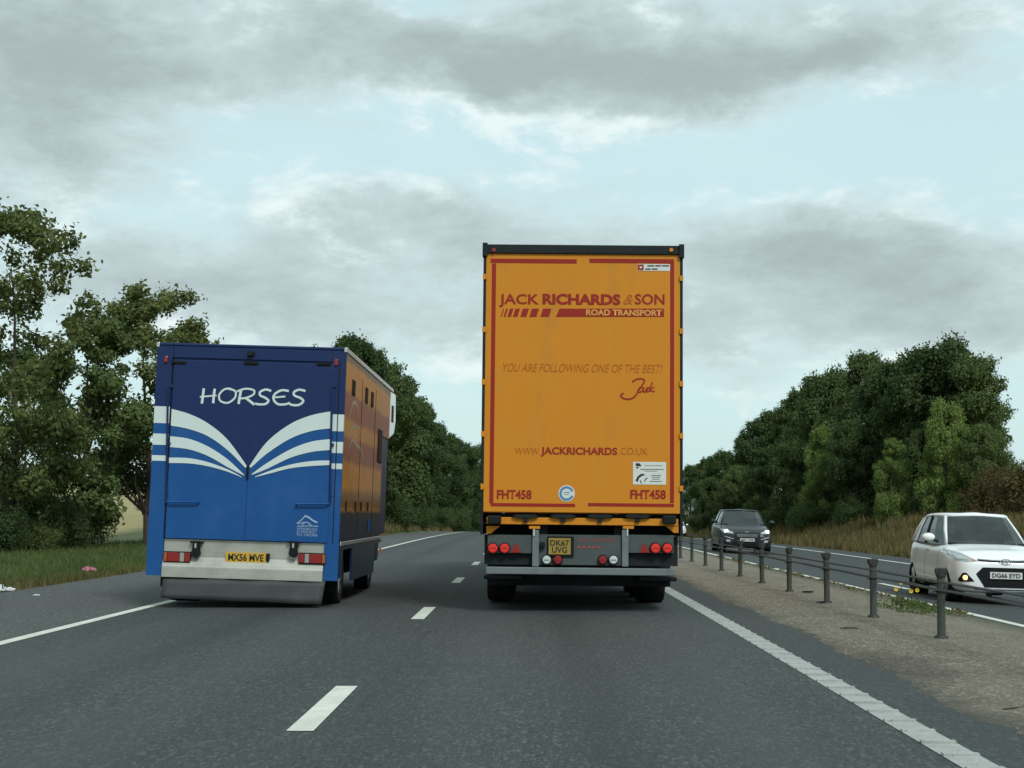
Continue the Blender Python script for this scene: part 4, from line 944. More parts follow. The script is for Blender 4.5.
for s in (-1, 1):
    X = lambda pts: [(s * a, b) for a, b in pts]
    h = empty('headlight'); h.parent = root
    decal('lens', bvh, X([(.50, .72), (.70, .73), (.86, .79), (.91, .88), (.80, .88), (.62, .82), (.50, .77)]), m_hl, h, off=.006)
    x, z = s * .745, .80; hit = bvh.ray_cast(Vector((x, -3, z)), Vector((0, 1, 0)))[0]
    bm = B(); cyl(bm, (x, hit.y - .03, z), (x, hit.y + .03, z), .072, seg=20); obj('bulb_glass', bm, m_lit, h, bevel=.01)
    decal('fog_lamp', bvh, X([(.60, .42), (.74, .42), (.78, .50), (.62, .50)]), m_hl, root, off=.006)
    decal('chrome_strip', bvh, X([(.50, .515), (.80, .60), (.80, .625), (.50, .545)]), m_silver, root, off=.007)
decal('grille', bvh, [(-.40, .56), (.40, .56), (.48, .66), (.40, .745), (-.40, .745), (-.48, .66)], m_black, root, off=.006)
decal('lower_grille', bvh, [(-.55, .28), (.55, .28), (.50, .42), (-.50, .42)], m_black, root, off=.006)
bm = B(); hit = bvh.ray_cast(Vector((0, -3, .64)), Vector((0, 1, 0)))[0]
for zz in (.62, .66, .70): box(bm, -.38, .38, hit.y - .022, hit.y - .012, zz - .005, zz + .005)
obj('grille_bar', bm, m_silver, root)
hit = bvh.ray_cast(Vector((0, -3, .80)), Vector((0, 1, 0)))[0]; bm = B(); disc(bm, 0, .775, .085, hit.y - .02, .03, rz=.036); obj('badge', bm, m_silver, root)
hit = bvh.ray_cast(Vector((0, -3, .52)), Vector((0, 1, 0)))[0]; number_plate(root, 'NM17 HKB', .505, hit.y - .03)
# far white car: a copy of the hatchback with everything on it
far = copy_tree(HATCH); far.location = (13.6, 138, -.235 + g(138) - .12); far.location = (at(678, 520, 138).x, 138, g(138) - .38); far.rotation_euler = (0, R_(1.5), -R_(1))
far.name = 'hatchback'; far['label'] = 'distant white car half hidden behind the right edge of the orange lorry'; 

# driver of the near white car
def person(loc):
    bm = B(); vs_ = {}
    J = dict(pel=((0, .05, .45), .15), wai=((0, .08, .62), .14), che=((0, .10, .85), .155), nk0=((0, .09, 1.0), .075), nk=((0, .07, 1.07), .055), hd0=((0, .05, 1.14), .072), hd=((0, .05, 1.21), .088), hd2=((0, .06, 1.28), .07))
    for s in (-1, 1):
        J.update({f'sh{s}': ((s * .19, .09, .95), .06), f'el{s}': ((s * .27, -.10, .74), .045), f'wr{s}': ((s * .17, -.36, .80), .028), f'ha{s}': ((s * .16, -.43, .83), .032), f'hp{s}': ((s * .10, .0, .42), .10), f'kn{s}': ((s * .15, -.42, .50), .065), f'an{s}': ((s * .13, -.62, .22), .045), f'ft{s}': ((s * .13, -.78, .18), .035)})
    names = list(J); me = bpy.data.meshes.new('person'); E_ = [('pel', 'wai'), ('wai', 'che'), ('che', 'nk0'), ('nk0', 'nk'), ('nk', 'hd0'), ('hd0', 'hd'), ('hd', 'hd2')]
    for s in (-1, 1): E_ += [('che', f'sh{s}'), (f'sh{s}', f'el{s}'), (f'el{s}', f'wr{s}'), (f'wr{s}', f'ha{s}'), ('pel', f'hp{s}'), (f'hp{s}', f'kn{s}'), (f'kn{s}', f'an{s}'), (f'an{s}', f'ft{s}')]
    me.from_pydata([J[n_][0] for n_ in names], [(names.index(a), names.index(b)) for a, b in E_], [])
    o = bpy.data.objects.new('person', me); link(o); sk = o.modifiers.new('k', 'SKIN')
    for i, n_ in enumerate(names): me.skin_vertices[0].data[i].radius = (J[n_][1],) * 2; me.skin_vertices[0].data[i].use_root = (i == 0)
    sb = o.modifiers.new('s', 'SUBSURF'); sb.levels = 2; sb.render_levels = 2
    eval_mesh(o); o.data.materials.clear(); o.data.materials.append(m_skin); o.data.materials.append(m_cloth)
    for p in o.data.polygons:
        c = p.center; p.use_smooth = True; p.material_index = 0 if (c.z > 1.03 or c.y < -.38 and c.z > .7) else 1
    # face: nose, ears, eyes, mouth pressed into the one skin
    for v in o.data.vertices:
        c = v.co
        if c.y < 0 and abs(c.x) < .022 and 1.17 < c.z < 1.23: c.y -= .018
    bm = B()
    bmesh.ops.create_uvsphere(bm, u_segments=20, v_segments=12, radius=1, matrix=Matrix.Translation((0, .075, 1.245)) @ Matrix.Diagonal((.098, .105, .10, 1)))
    bmesh.ops.delete(bm, geom=[v for v in bm.verts if v.co.y < .0 and v.co.z < 1.27], context='VERTS')
    obj('hair', bm, m_hair, o, smooth=True)
    for s in (-1, 1): bm = B(); bmesh.ops.create_uvsphere(bm, u_segments=10, v_segments=6, radius=.013, matrix=Matrix.Translation((s * .033, -.030, 1.215))); obj('eye', bm, m_hair, o, smooth=True)
    o.location = loc; o.rotation_euler = (0, 0, -R_(2.6)); tag(o, 'driver in dark clothes behind the wheel of the near white hatchback', 'person'); return o
person((at(1005, 574, 24.05).x - .37 + .09, 24.05 + 1.98, -.115))

# ------------------------------------------------------------------ wire rope barrier
def make_post():
    root = empty('barrier_post')
    bm = B(); cyl(bm, (0, 0, -.02), (0, 0, .645), .043, .041, seg=10); obj('post_tube', bm, m_post, root, smooth=False)
    bm = B(); cyl(bm, (0, 0, .612), (0, 0, .705), .052, .050, seg=12); box(bm, -.057, .057, -.040, .045, .64, .70); obj('cap', bm, m_cap, root, bevel=.008)
    bm = B(); cyl(bm, (0, 0, .0), (0, 0, .03), .075, .06, seg=12); obj('socket', bm, m_cap, root, bevel=.006)
    bm = B(); cyl(bm, (0, 0, .46), (0, 0, .475), .052, seg=12); box(bm, -.075, .075, -.012, .012, .462, .472); obj('rope_hook', bm, m_dark, root)
    return root
pr_ = make_post()
names_ = {1: 'nearest', 2: 'second', 3: 'third', 4: 'fourth', 5: 'fifth', 6: 'sixth', 7: 'seventh', 8: 'eighth', 9: 'ninth', 10: 'tenth', 11: 'eleventh', 12: 'twelfth', 13: 'thirteenth', 14: 'fourteenth', 15: 'fifteenth', 16: 'sixteenth', 17: 'seventeenth'}
pys = [14.85, 17.75, 20.5, 23.45, 26.2, 28.9, 31.7, 34.6, 37.5, 40.3]
rp_ = random.Random(2)
for i, y in enumerate(pys):
    o = pr_ if i == 0 else copy_tree(pr_)
    o.location = (4.15, y, .012 + g(y)); o.rotation_euler = (rp_.uniform(-.012, .012), rp_.uniform(-.015, .015), rp_.uniform(-.2, .2))
    tag(o, f'{names_[i + 1]} post from the camera of the wire rope barrier, dark capped, on the gravel reserve', 'post', 'posts of the wire rope barrier')
for k, (z, xo) in enumerate(((.572, -.062), (.560, .062), (.492, -.066), (.478, .066))):
    bm = B(); yy = list(np.arange(5, 60, 2.9 / 2)) + list(range(60, 220, 6)); tube(bm, [(4.15 + xo + .008 * math.sin(y * 1.1 + k), y, z + g(y) + .012 + .004 * math.sin(y * 2.2 + k)) for y in yy], .0095, 6)
    o = obj('barrier_rope', bm, m_rope, smooth=True)
    tag(o, ['topmost wire rope on the side of the barrier facing the lorry', 'topmost wire rope on the side of the barrier facing the oncoming cars', 'lower wire rope on the side of the barrier facing the lorry', 'lower wire rope on the side of the barrier facing the oncoming cars'][k], 'wire rope', 'ropes of the barrier')

# ------------------------------------------------------------------ vegetation
def leaf_mat(name, dark, light, nscale=.55, trans=.35):
    m = bpy.data.materials.new(name); m.use_nodes = True; nt = m.node_tree; n = nt.nodes; n.remove(n['Principled BSDF'])
    tcx = n.new('ShaderNodeTexCoord'); nz = n.new('ShaderNodeTexNoise'); nz.inputs['Scale'].default_value = nscale; nz.inputs['Detail'].default_value = 3; nt.links.new(tcx.outputs['Object'], nz.inputs['Vector'])
    at_ = n.new('ShaderNodeAttribute'); at_.attribute_name = 'leafrand'
    ad = n.new('ShaderNodeMath'); ad.operation = 'MULTIPLY_ADD'; nt.links.new(at_.outputs['Fac'], ad.inputs[0]); ad.inputs[1].default_value = .55; nt.links.new(nz.outputs[0], ad.inputs[2])
    oi = n.new('ShaderNodeObjectInfo'); ad2 = n.new('ShaderNodeMath'); ad2.operation = 'MULTIPLY_ADD'; nt.links.new(oi.outputs['Random'], ad2.inputs[0]); ad2.inputs[1].default_value = .25; nt.links.new(ad.outputs[0], ad2.inputs[2])
    mr = n.new('ShaderNodeMapRange'); mr.inputs[1].default_value = .45; mr.inputs[2].default_value = 1.15; nt.links.new(ad2.outputs[0], mr.inputs[0])
    mx = n.new('ShaderNodeMix'); mx.data_type = 'RGBA'; mx.inputs[6].default_value = (*dark, 1); mx.inputs[7].default_value = (*light, 1); nt.links.new(mr.outputs[0], mx.inputs[0])
    d_ = n.new('ShaderNodeBsdfDiffuse'); t_ = n.new('ShaderNodeBsdfTranslucent'); ms = n.new('ShaderNodeMixShader'); ms.inputs[0].default_value = trans
    nt.links.new(mx.outputs[2], d_.inputs[0]); nt.links.new(mx.outputs[2], t_.inputs[0]); nt.links.new(d_.outputs[0], ms.inputs[1]); nt.links.new(t_.outputs[0], ms.inputs[2])
    nt.links.new(ms.outputs[0], n['Material Output'].inputs[0]); return m
L_dark = leaf_mat('dark_leaves', (.028, .053, .024), (.105, .155, .060))
L_mid = leaf_mat('mid_green_leaves', (.038, .070, .029), (.145, .195, .072))
L_light = leaf_mat('light_green_leaves', (.080, .135, .044), (.25, .33, .10))
L_brown = leaf_mat('brown_green_leaves', (.060, .055, .026), (.16, .13, .06))
L_near = leaf_mat('near_tree_leaves', (.046, .074, .029), (.20, .235, .085), 1.0, .45)
m_bark = mat('bark', (.055, .045, .034), .9, var=.35, scale=8, bump=.5, bscale=12)
def leaf_mesh(name, cen, nrm, size, rs, m):
    n = len(cen)
    nrm = nrm / np.linalg.norm(nrm, axis=1)[:, None]; t = rs.normal(size=(n, 3)); t -= (t * nrm).sum(1)[:, None] * nrm; t /= np.linalg.norm(t, axis=1)[:, None]; b = np.cross(nrm, t)
    sz = size * (.6 + .8 * rs.rand(n))[:, None]
    V = np.empty((n, 4, 3)); V[:, 0] = cen - t * sz * .62; V[:, 1] = cen + b * sz * .36 + nrm * sz * .08; V[:, 2] = cen + t * sz * .62; V[:, 3] = cen - b * sz * .36 + nrm * sz * .08
    me = bpy.data.meshes.new(name); me.vertices.add(n * 4); me.vertices.foreach_set('co', V.astype(np.float32).ravel()); me.loops.add(n * 4); me.loops.foreach_set('vertex_index', np.arange(n * 4, dtype=np.int32))
    me.polygons.add(n); me.polygons.foreach_set('loop_start', np.arange(0, n * 4, 4, dtype=np.int32)); me.update(calc_edges=True)
    a = me.attributes.new('leafrand', 'FLOAT', 'FACE'); a.data.foreach_set('value', rs.rand(n).astype(np.float32)); me.materials.append(m); return me
def crown_mesh(seed, H, Rr, z0, nl, leaves, size, m, shape='round', lobe=.32, base_w=.75):
    """lobes spread in an uneven envelope of height z0..H and radius Rr; leaves round each lobe"""
    rs = np.random.RandomState(seed); cen = []; nrm = []
    lob = []
    for i in range(nl):
        t = rs.rand() ** .85; z = z0 + (H - z0) * t
        if shape == 'round': w = math.sin(math.pi * (.10 + .80 * t) ** .9) ** .7
        else: w = (base_w + (1 - base_w) * min(1, t * 2.2)) * (1 - max(0, (t - .45) / .55) ** 2.0 * .80)
        a = rs.rand() * 2 * math.pi; rr = Rr * w * rs.rand() ** .4 * (1 - lobe * .6)
        r = Rr * lobe * (.55 + .8 * rs.rand()) * (1 - .35 * t); lob.append((rr * math.cos(a), rr * math.sin(a), min(z, H - r * .6), r))
    tot = sum(l[3] ** 2 for l in lob)
    for x, y, z, r in lob:
        k = int(leaves * r * r / tot); dv = rs.normal(size=(k, 3)); dv /= np.linalg.norm(dv, axis=1)[:, None]
        rad = r * (.35 + .75 * rs.rand(k) ** .6)[:, None] * (1 + .28 * np.sin(dv[:, :1] * 7 + seed) * np.cos(dv[:, 1:2] * 6 + x))
        p = dv * rad * np.array([1.05, 1.05, .85]) + np.array([x, y, z]); cen.append(p); nrm.append(dv + rs.normal(size=(k, 3)) * .55 + np.array([0, 0, .35]))
        # sprays sticking out
        for _ in range(5):
            d0 = rs.normal(size=3); d0[2] = abs(d0[2]) * .8; d0 /= np.linalg.norm(d0); kk = max(4, k // 40); s_ = np.linspace(.8, 1.35, kk)[:, None] * r
            cen.append(np.array([x, y, z]) + d0 * s_ + rs.normal(size=(kk, 3)) * size * .8); nrm.append(rs.normal(size=(kk, 3)) + np.array([0, 0, .4]))
    cen = np.concatenate(cen); nrm = np.concatenate(nrm); keep = cen[:, 2] > .05; return leaf_mesh('crown', cen[keep], nrm[keep], size, rs, m), lob
def trunk_mesh(seed, H, lob, r0, nb=9, z0=1.0):
    rs = random.Random(seed); bm = B(); pts = [(0, 0, -.3)]; x = y = 0
    n = 7
    for i in range(1, n + 1): x += rs.uniform(-.12, .12) * H / 9; y += rs.uniform(-.12, .12) * H / 9; pts.append((x, y, H * .82 * i / n))
    tube(bm, pts, [r0 * (1.25 - 1.1 * i / n) if i else r0 * 1.5 for i in range(n + 1)], 8)
    for x1, y1, z1, r in sorted(lob, key=lambda l: -l[3])[:nb]:
        s = max(1, min(n - 1, int((z1 / H) * n * .6))); p = Vector(pts[s]); q = Vector((x1, y1, z1)); mid = p.lerp(q, .5) + Vector((rs.uniform(-.2, .2), rs.uniform(-.2, .2), -.1 * (q - p).length))
        tube(bm, [p, p.lerp(mid, .5) , mid, q], [r0 * .42, r0 * .34, r0 * .24, r0 * .08], 6)
        for _ in range(3):
            e = q + Vector((rs.uniform(-1, 1), rs.uniform(-1, 1), rs.uniform(-.3, 1))) * r * .8; tube(bm, [mid.lerp(q, .6), e], [r0 * .12, r0 * .03], 5)
    me = bpy.data.meshes.new('trunk'); bm.to_mesh(me); bm.free(); me.materials.append(m_bark); return me
VAR = {}
def variant(key, **k):
    cm, lob = crown_mesh(**k['crown']); VAR[key] = (cm, trunk_mesh(k['crown']['seed'], k['crown']['H'], lob, k['r0'], k.get('nb', 9)), k['crown']['H'])
for i in range(4): variant(f'wood{i}', crown=dict(seed=20 + i, H=10, Rr=3.7, z0=.9, nl=60, leaves=50000, size=.155, m=L_mid, shape='tall', lobe=.27, base_w=.85), r0=.20)
for i in range(3): variant(f'line{i}', crown=dict(seed=40 + i, H=12, Rr=4.1, z0=1.0, nl=60, leaves=48000, size=.18, m=L_dark, shape='tall', lobe=.26, base_w=.8), r0=.24)
variant('bush', crown=dict(seed=60, H=3.0, Rr=2.1, z0=.35, nl=26, leaves=12000, size=.11, m=L_dark, shape='round', lobe=.40), r0=.07, nb=4)
def tree(name, key, loc, H, wscale, rz, m, label, group, cat='tree'):
    cm, tm, h0 = VAR[key]; s = H / h0
    root = empty(name, loc, (0, 0, rz)); root.scale = (s * wscale, s * wscale, s); tag(root, label, cat, group)
    t = bpy.data.objects.new('trunk', tm); link(t, root)
    c = bpy.data.objects.new('crown', cm); link(c, root)
    if m is not None and cm.materials[0] != m: c.material_slots[0].link = 'OBJECT'; c.material_slots[0].material = m
    return root
def place(px, top, Y):
    p = at(px, 520, Y); x = p.x; z = hgt(x, Y); return (x, Y, z - .05), at(px, top, Y).z - z
ordn = ['first', 'second', 'third', 'fourth', 'fifth', 'sixth', 'seventh', 'eighth', 'ninth', 'tenth', 'eleventh', 'twelfth', 'thirteenth']
# wood beyond the opposite carriageway
rt = random.Random(11)
back = [(692, 466, 190), (706, 460, 175), (722, 452, 160), (746, 436, 145), (772, 413, 132), (800, 393, 118), (832, 371, 108), (866, 356, 100), (897, 364, 94), (921, 357, 90), (947, 341, 87), (979, 359, 84)]
for i, (px, top, Y) in enumerate(back):
    loc, H = place(px, top, Y); tree('woodland_tree', f'wood{i % 4}', loc, H, (1.0, .85, .95, .8)[i % 4] * (10 / H) ** .25, rt.uniform(0, 6), [L_dark, L_mid, L_dark, L_mid][i % 4] if i != 10 else L_dark,
        f'{ordn[i]} tall tree from the lorry along the back of the wood right of the road' if i != 10 else 'tallest dark tree crowning the wood right of the road', 'trees of the wood right of the road')
front = [(712, 478, 142, 0), (738, 466, 128, 1), (764, 450, 116, 0), (794, 440, 106, 0), (826, 428, 99, 2), (856, 420, 92, 0), (893, 440, 82, 2), (948, 402, 80, 2), (925, 430, 86, 1), (985, 425, 78, 1)]
for i, (px, top, Y, k) in enumerate(front):
    loc, H = place(px, top, Y); tree('woodland_tree', f'wood{(i * 3 + 1) % 4}', loc, H, .82 if k != 2 else .7, rt.uniform(0, 6), [L_dark, L_mid, L_light][k],
        f'{ordn[i]} lower tree from the lorry along the roadside front of the wood' if k != 2 else ('light green tree standing out low in front of the wood' if i == 6 else 'pale green tree at the front of the wood closest to the dark people carrier' if i == 4 else 'taller light green tree at the front of the wood above the white hatchback'), 'trees of the wood right of the road')
for i, (px, top, Y) in enumerate([(1004, 468, 74), (1040, 452, 68)]):
    loc, H = place(px, top, Y); tree('hawthorn', 'bush', loc, H, 1.1, rt.uniform(0, 6), L_brown, ['brownish hawthorn bush at the right end of the wood', 'brownish hawthorn cut off by the right edge of the photo'][i], 'hawthorns at the end of the wood')
for i, (px, top, Y) in enumerate([(704, 512, 155), (735, 508, 128), (772, 506, 110), (812, 502, 98), (856, 500, 90), (905, 496, 84), (955, 492, 80)]):
    loc, H = place(px, top, Y); tree('shrub', 'bush', loc, H * 1.02, 1.25, rt.uniform(0, 6), [L_dark, L_dark, L_mid][i % 3], f'{ordn[i]} dark shrub from the lorry at the foot of the wood', 'shrubs at the foot of the wood', 'shrub')
# line of trees on the left
left = [(238, 360, 78), (280, 356, 84), (318, 352, 90), (352, 337, 98), (380, 352, 112), (402, 380, 130), (420, 404, 148), (434, 424, 170), (446, 434, 198), (458, 440, 230), (468, 444, 265), (479, 447, 320)]
for i, (px, top, Y) in enumerate(left):
    loc, H = place(px, top, Y); tree('roadside_tree', f'line{i % 3}', loc, H, .9, rt.uniform(0, 6), L_dark if i % 4 else L_mid,
        f'{ordn[i]} tree from the left in the row running from behind the horsebox to the lorry', 'row of trees along the left verge')
for i, (px, top, Y) in enumerate([(396, 500, 100), (415, 502, 118), (434, 505, 140), (452, 508, 165), (468, 510, 200)]):
    loc, H = place(px, top, Y); tree('shrub', 'bush', loc, max(1.5, H), 1.2, rt.uniform(0, 6), L_dark, f'{ordn[i]} low shrub from the horsebox at the foot of the left row of trees', 'shrubs along the left verge', 'shrub')
# the near trees at the left edge
cm, lob = crown_mesh(101, 10.2, 3.0, 1.6, 46, 15000, .19, L_near, 'round', .24)
def near_tree(name, seed, H, Rr, z0, nl, leaves, size, lobe, px, base_Y, m, label, dx=0, shape='round', r0=.16):
    cm, lob = crown_mesh(seed, H, Rr, z0, nl, leaves, size, m, shape, lobe)
    p = at(px, 540, base_Y); loc = (p.x, base_Y, hgt(p.x, base_Y)); root = empty(name, loc); tag(root, label, 'tree', None)
    t = bpy.data.objects.new('trunk', trunk_mesh(seed, H, lob, r0, 16)); link(t, root); c = bpy.data.objects.new('crown', cm); link(c, root); return root
near_tree('ash_tree', 101, at(30, 208, 43).z, 3.2, 1.3, 80, 19000, .13, .17, 8, 43, L_near, 'tallest tree at the left edge with an open airy crown against the sky', r0=.10)
near_tree('ash_tree', 108, at(152, 291, 51).z, 3.1, 1.4, 100, 27000, .13, .17, 148, 51, L_near, 'broad tree just left of the horsebox with its crown above the box roof', r0=.11)
near_tree('ash_tree', 113, at(82, 322, 48).z, 2.2, .8, 70, 16000, .13, .22, 84, 48, L_mid, 'shorter dense tree between the two taller ones left of the horsebox', r0=.12)
near_tree('ash_tree', 117, at(0, 330, 56).z, 2.8, .6, 80, 18000, .14, .22, -8, 56, L_dark, 'dense dark tree low at the left edge behind the open crowned tree')
for i, (px, top, Y) in enumerate([(-4, 500, 42), (30, 508, 43.5), (64, 505, 45.5)]):
    loc, H = place(px, top, Y); tree('shrub', 'bush', loc, H * (1.0, .75, 1.1, .8, .95)[i], (.9, 1.3, .8, 1.2, .95)[i], rt.uniform(0, 6), [L_dark, L_near, L_dark, L_dark, L_mid][i], f'{ordn[i]} low shrub from the left edge in the undergrowth along the near left verge', 'undergrowth shrubs under the near left trees', 'shrub')
for i, (px, top, Y) in enumerate([(8, 475, 50), (48, 482, 52), (84, 492, 54), (-20, 470, 47)]):
    loc, H = place(px, top, Y); tree('shrub', 'bush', loc, H, .85, rt.uniform(0, 6), L_dark, ['dark bush under the open crowned tree at the left edge', 'middle dark bush beneath the near left trees', 'dark bush beside the dark trunk left of the horsebox', 'dark bush cut off by the left edge of the photo'][i], 'bushes under the near left trees', 'shrub')
# grass
def blades(name, n, xr, yr, hmin, hmax, w, m, label, seed, xbias=1.0, zf=None):
    rs = np.random.RandomState(seed); x = xr[0] + (xr[1] - xr[0]) * rs.rand(n) ** xbias; y = yr[0] * (yr[1] / yr[0]) ** rs.rand(n)
    clump = .5 + .5 * np.sin(x * 2.1 + np.sin(y * .7) * 2) * np.sin(y * 1.3 + x); h = (hmin + (hmax - hmin) * rs.rand(n) ** 1.5) * (.45 + .75 * clump)
    z = np.array([hgt(a, b) for a, b in zip(x, y)]); ang = rs.rand(n) * 6.28; ww = w * (.6 + .8 * rs.rand(n)) * (1 + y / 60); lean = rs.normal(size=(n, 2)) * .25 * h[:, None]
    V = np.empty((n, 3, 3)); V[:, 0] = np.stack([x - np.cos(ang) * ww, y - np.sin(ang) * ww, z - .02], 1); V[:, 1] = np.stack([x + np.cos(ang) * ww, y + np.sin(ang) * ww, z - .02], 1); V[:, 2] = np.stack([x + lean[:, 0], y + lean[:, 1], z + h], 1)
    me = bpy.data.meshes.new(name); me.vertices.add(n * 3); me.vertices.foreach_set('co', V.astype(np.float32).ravel()); me.loops.add(n * 3); me.loops.foreach_set('vertex_index', np.arange(n * 3, dtype=np.int32))
    me.polygons.add(n); me.polygons.foreach_set('loop_start', np.arange(0, n * 3, 3, dtype=np.int32)); me.update(calc_edges=True)
    a = me.attributes.new('leafrand', 'FLOAT', 'FACE'); a.data.foreach_set('value', rs.rand(n).astype(np.float32)); me.materials.append(m)
    o = bpy.data.objects.new(name, me); link(o); tag(o, label, 'grass', kind='stuff'); return o
G_green = leaf_mat('green_grass', (.036, .066, .026), (.125, .160, .058), .8, .35)
G_dry = leaf_mat('dry_grass', (.060, .066, .026), (.20, .165, .075), .5, .3)
blades('verge_grass', 85000, (-8.5, -15.5), (7, 110), .04, .22, .013, G_green, 'green grass growing along the left verge', 5, 1.4)
blades('verge_grass', 9000, (-8.42, -8.9), (24, 90), .05, .18, .012, G_dry, 'thin dry grass along the edge of the left hard shoulder', 6)
blades('bank_grass', 85000, (15.6, 24), (26, 200), .15, .75, .02, G_dry, 'tall dry brownish grass on the bank below the wood', 7, 1.0)
blades('bank_grass', 22000, (-8.6, -14), (80, 330), .15, .6, .02, G_dry, 'rough dry grass below the left row of trees', 8, 1.0)
def weeds(name, n, pts, spread, h, label, m, seed):
    rs = np.random.RandomState(seed); cen = []; 
    for x, y in pts:
        k = max(2, int(n / len(pts) * rs.uniform(.3, 1.7))); q = rs.normal(size=(k, 3)) * np.array([spread, spread * 2.6, 0]); q[:, 2] = rs.rand(k) * h * np.exp(-(q[:, 0] / spread) ** 2 * .6); cen.append(q + np.array([x, y, g(y) - .045 * max(0, (x - 4.4)) * 1.7 + .02]))
    cen = np.concatenate(cen); o = bpy.data.objects.new(name, leaf_mesh(name, cen, rs.normal(size=cen.shape) + np.array([0, 0, .8]), .035, rs, m)); link(o); return o
tag(weeds('weed', 1100, [(5.25, 19.9), (5.15, 20.3), (5.35, 19.5)], .16, .13, '', L_mid, 1), 'low green weeds on the gravel beside the edge line of the opposite carriageway', 'weeds', kind='stuff')
tag(weeds('weed', 2600, [(5.6, 14.8 - i * .35) for i in range(10)], .16, .10, '', G_green, 2), 'strip of grass and weeds on the gravel edge nearest the right side of the photo', 'weeds', kind='stuff')
tag(weeds('weed', 1500, [(5.8 + .1 * math.sin(i * 1.9), 20 + 26 * ((i * .618) % 1)) for i in range(40)], .05, .04, '', G_dry, 3), 'sparse dry weeds along the edge line of the opposite carriageway', 'weeds', kind='stuff')
# yellow flowers
fp = [(901, 582.5, 20.2), (896, 589, 19.9), (917, 590, 20.1), (911, 591, 20.0)]
for i, (px, py, Y) in enumerate(fp):
    p = at(px, py, Y); z0 = g(Y) - .05; root = empty('yellow_flower', (p.x, Y, z0)); tag(root, ['uppermost yellow flower above the green weeds by the barrier', 'lower left yellow flower above the green weeds by the barrier', 'right hand yellow flower above the green weeds by the barrier', 'yellow flower close left of the right hand one above the weeds'][i], 'flower', 'yellow flowers in the weeds by the barrier')
    bm = B(); tube(bm, [(0, 0, 0), (.01, 0, (p.z - z0) * .5), (0, 0, p.z - z0)], .004, 5); obj('stem', bm, L_mid, root)
    bm = B(); c = Vector((0, 0, p.z - z0))
    for k in range(8):
        t = k * math.pi / 4; d_ = Vector((math.cos(t), -.35, math.sin(t))).normalized(); e = Vector((-math.sin(t), 0, math.cos(t)))
        v = [bm.verts.new(c + q) for q in (d_ * .004, d_ * .022 + e * .010, d_ * .036, d_ * .022 - e * .010)]; bm.faces.new(v)
    obj('petals', bm, m_yellow, root)
# stones on the gravel
rs = np.random.RandomState(9); n = 9000; x = 2.85 + 3.0 * rs.rand(n); y = 7 * (45 / 7) ** rs.rand(n); sz = .004 + .011 * rs.rand(n) ** 3
zz = np.interp(x, [2.8, 3.1, 4.3, 5.0, 5.6, 6.1], [.010, .016, .012, -.05, -.12, -.155])
oc = np.array([(1, 0, 0), (0, 1, 0), (-1, 0, 0), (0, -1, 0), (0, 0, 1)], float); V = np.stack([x, y, zz], 1)[:, None, :] + oc[None] * sz[:, None, None] * (.6 + .8 * rs.rand(n, 5, 1)) * np.array([1, 1, .8])
Fi = np.array([(0, 1, 4), (1, 2, 4), (2, 3, 4), (3, 0, 4)]); FA = (np.arange(n)[:, None, None] * 5 + Fi[None]).reshape(-1, 3)
me = bpy.data.meshes.new('stones'); me.from_pydata(V.reshape(-1, 3).tolist(), [], FA.tolist()); m_stone = mat('stone', (.17, .16, .13), .9, var=.6, scale=3); me.materials.append(m_stone)
o = bpy.data.objects.new('stones', me); link(o); tag(o, 'small loose stones lying all over the gravel reserve', 'stones', kind='stuff')
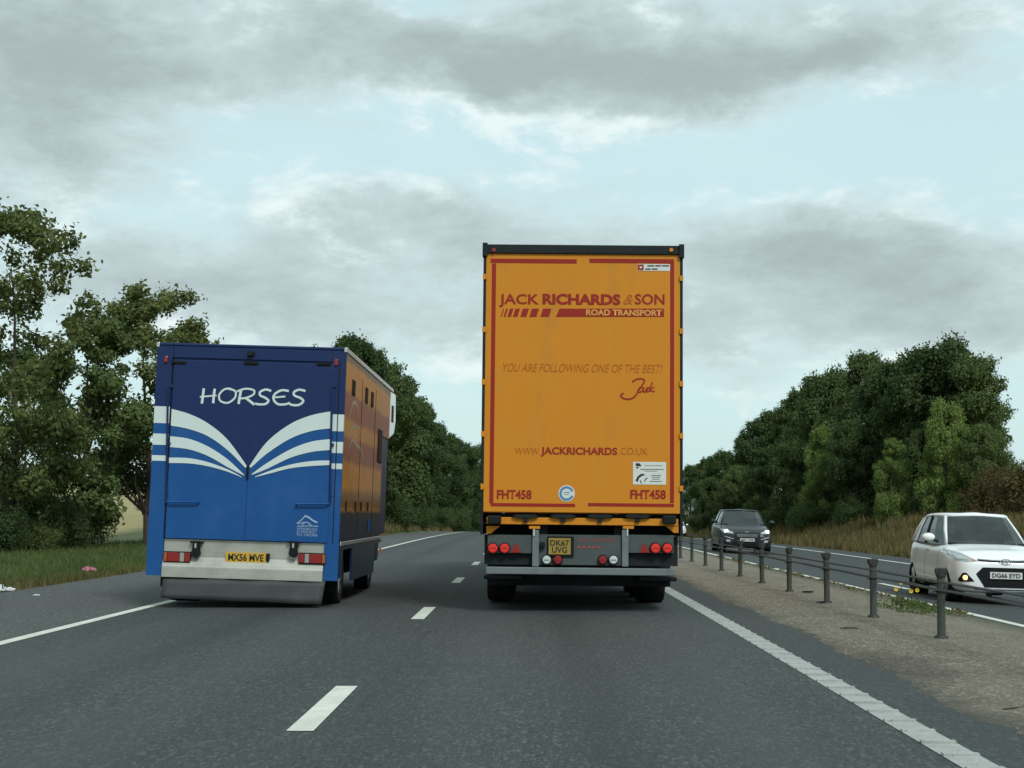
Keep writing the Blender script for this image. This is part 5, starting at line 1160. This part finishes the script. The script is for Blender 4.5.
# crack in the reserve, fallen bits
bm = B(); rc_ = random.Random(4); pc = [at(px, py, Y) for px, py, Y in [(955, 700, 10.1)]]
pts = [(3.05 + .11 * i + rc_.uniform(-.02, .02), 9.55 + .07 * i + rc_.uniform(-.05, .05)) for i in range(12)]
for (xa, ya_), (xb, yb_) in zip(pts, pts[1:]):
    w = .007 + rc_.random() * .008; zf = lambda x_: float(np.interp(x_, [2.8, 3.1, 4.3], [.010, .016, .012])) + .004
    bm.faces.new([bm.verts.new(q) for q in ((xa, ya_ - w, zf(xa)), (xb, yb_ - w, zf(xb)), (xb, yb_ + w, zf(xb)), (xa, ya_ + w, zf(xa)))])
tag(obj('crack', bm, m_dark), kind='structure')
def rag(name, loc, sx_, sy_, sz_, m, seed, label, cat, group=None):
    r_ = random.Random(seed); bm = B(); bmesh.ops.create_icosphere(bm, subdivisions=3, radius=1)
    for v in bm.verts:
        k = 1 + .25 * math.sin(v.co.x * 5 + seed) * math.cos(v.co.y * 6) + r_.uniform(-.16, .16); v.co = Vector((v.co.x * sx_ * k, v.co.y * sy_ * k, max(-.1, v.co.z) * sz_ * k))
    o = obj(name, bm, m, smooth=False); o.location = loc; tag(o, label, cat, group); return o
p = at(6, 587, 24.9); rag('litter', (p.x + .1, 23.9, .03), .17, .2, .08, m_paperw, 1, 'crumpled white litter on the grass edge at the far left', 'litter')
rag('litter', (p.x + .42, 23.7, .01), .14, .12, .05, m_paperw, 3, 'flatter scrap of white litter right of the crumpled white litter', 'litter')
p = at(90, 572, 31.0); rag('litter', (p.x, 30.9, .03), .17, .14, .09, m_pink, 2, 'crumpled pinkish bag lying at the edge of the hard shoulder', 'litter')
p = at(39, 595, 22.5); rag('litter', (p.x, 22.4, .005), .05, .05, .015, m_paperw, 4, 'tiny white scrap lying on the hard shoulder', 'litter')
for i, (px, py, sx_, mm) in enumerate([(800, 586.5, .12, m_stone), (808, 592, .10, m_dark), (822, 602.5, .07, m_dark), (850, 628, .09, m_bark)]):
    Y = 1.28 * F / (py - 512); p = at(px, py, Y); rag('debris', (p.x, Y, .014 + g(Y)), sx_, .07, .022, mm, 10 + i, ['pale flat piece of debris between the fourth and third barrier posts', 'dark flat piece of debris between the fourth and third barrier posts', 'dark scrap beside the foot of the third barrier post', 'brown twig like scrap on the open gravel left of the second post'][i], 'debris', 'bits of debris on the gravel')
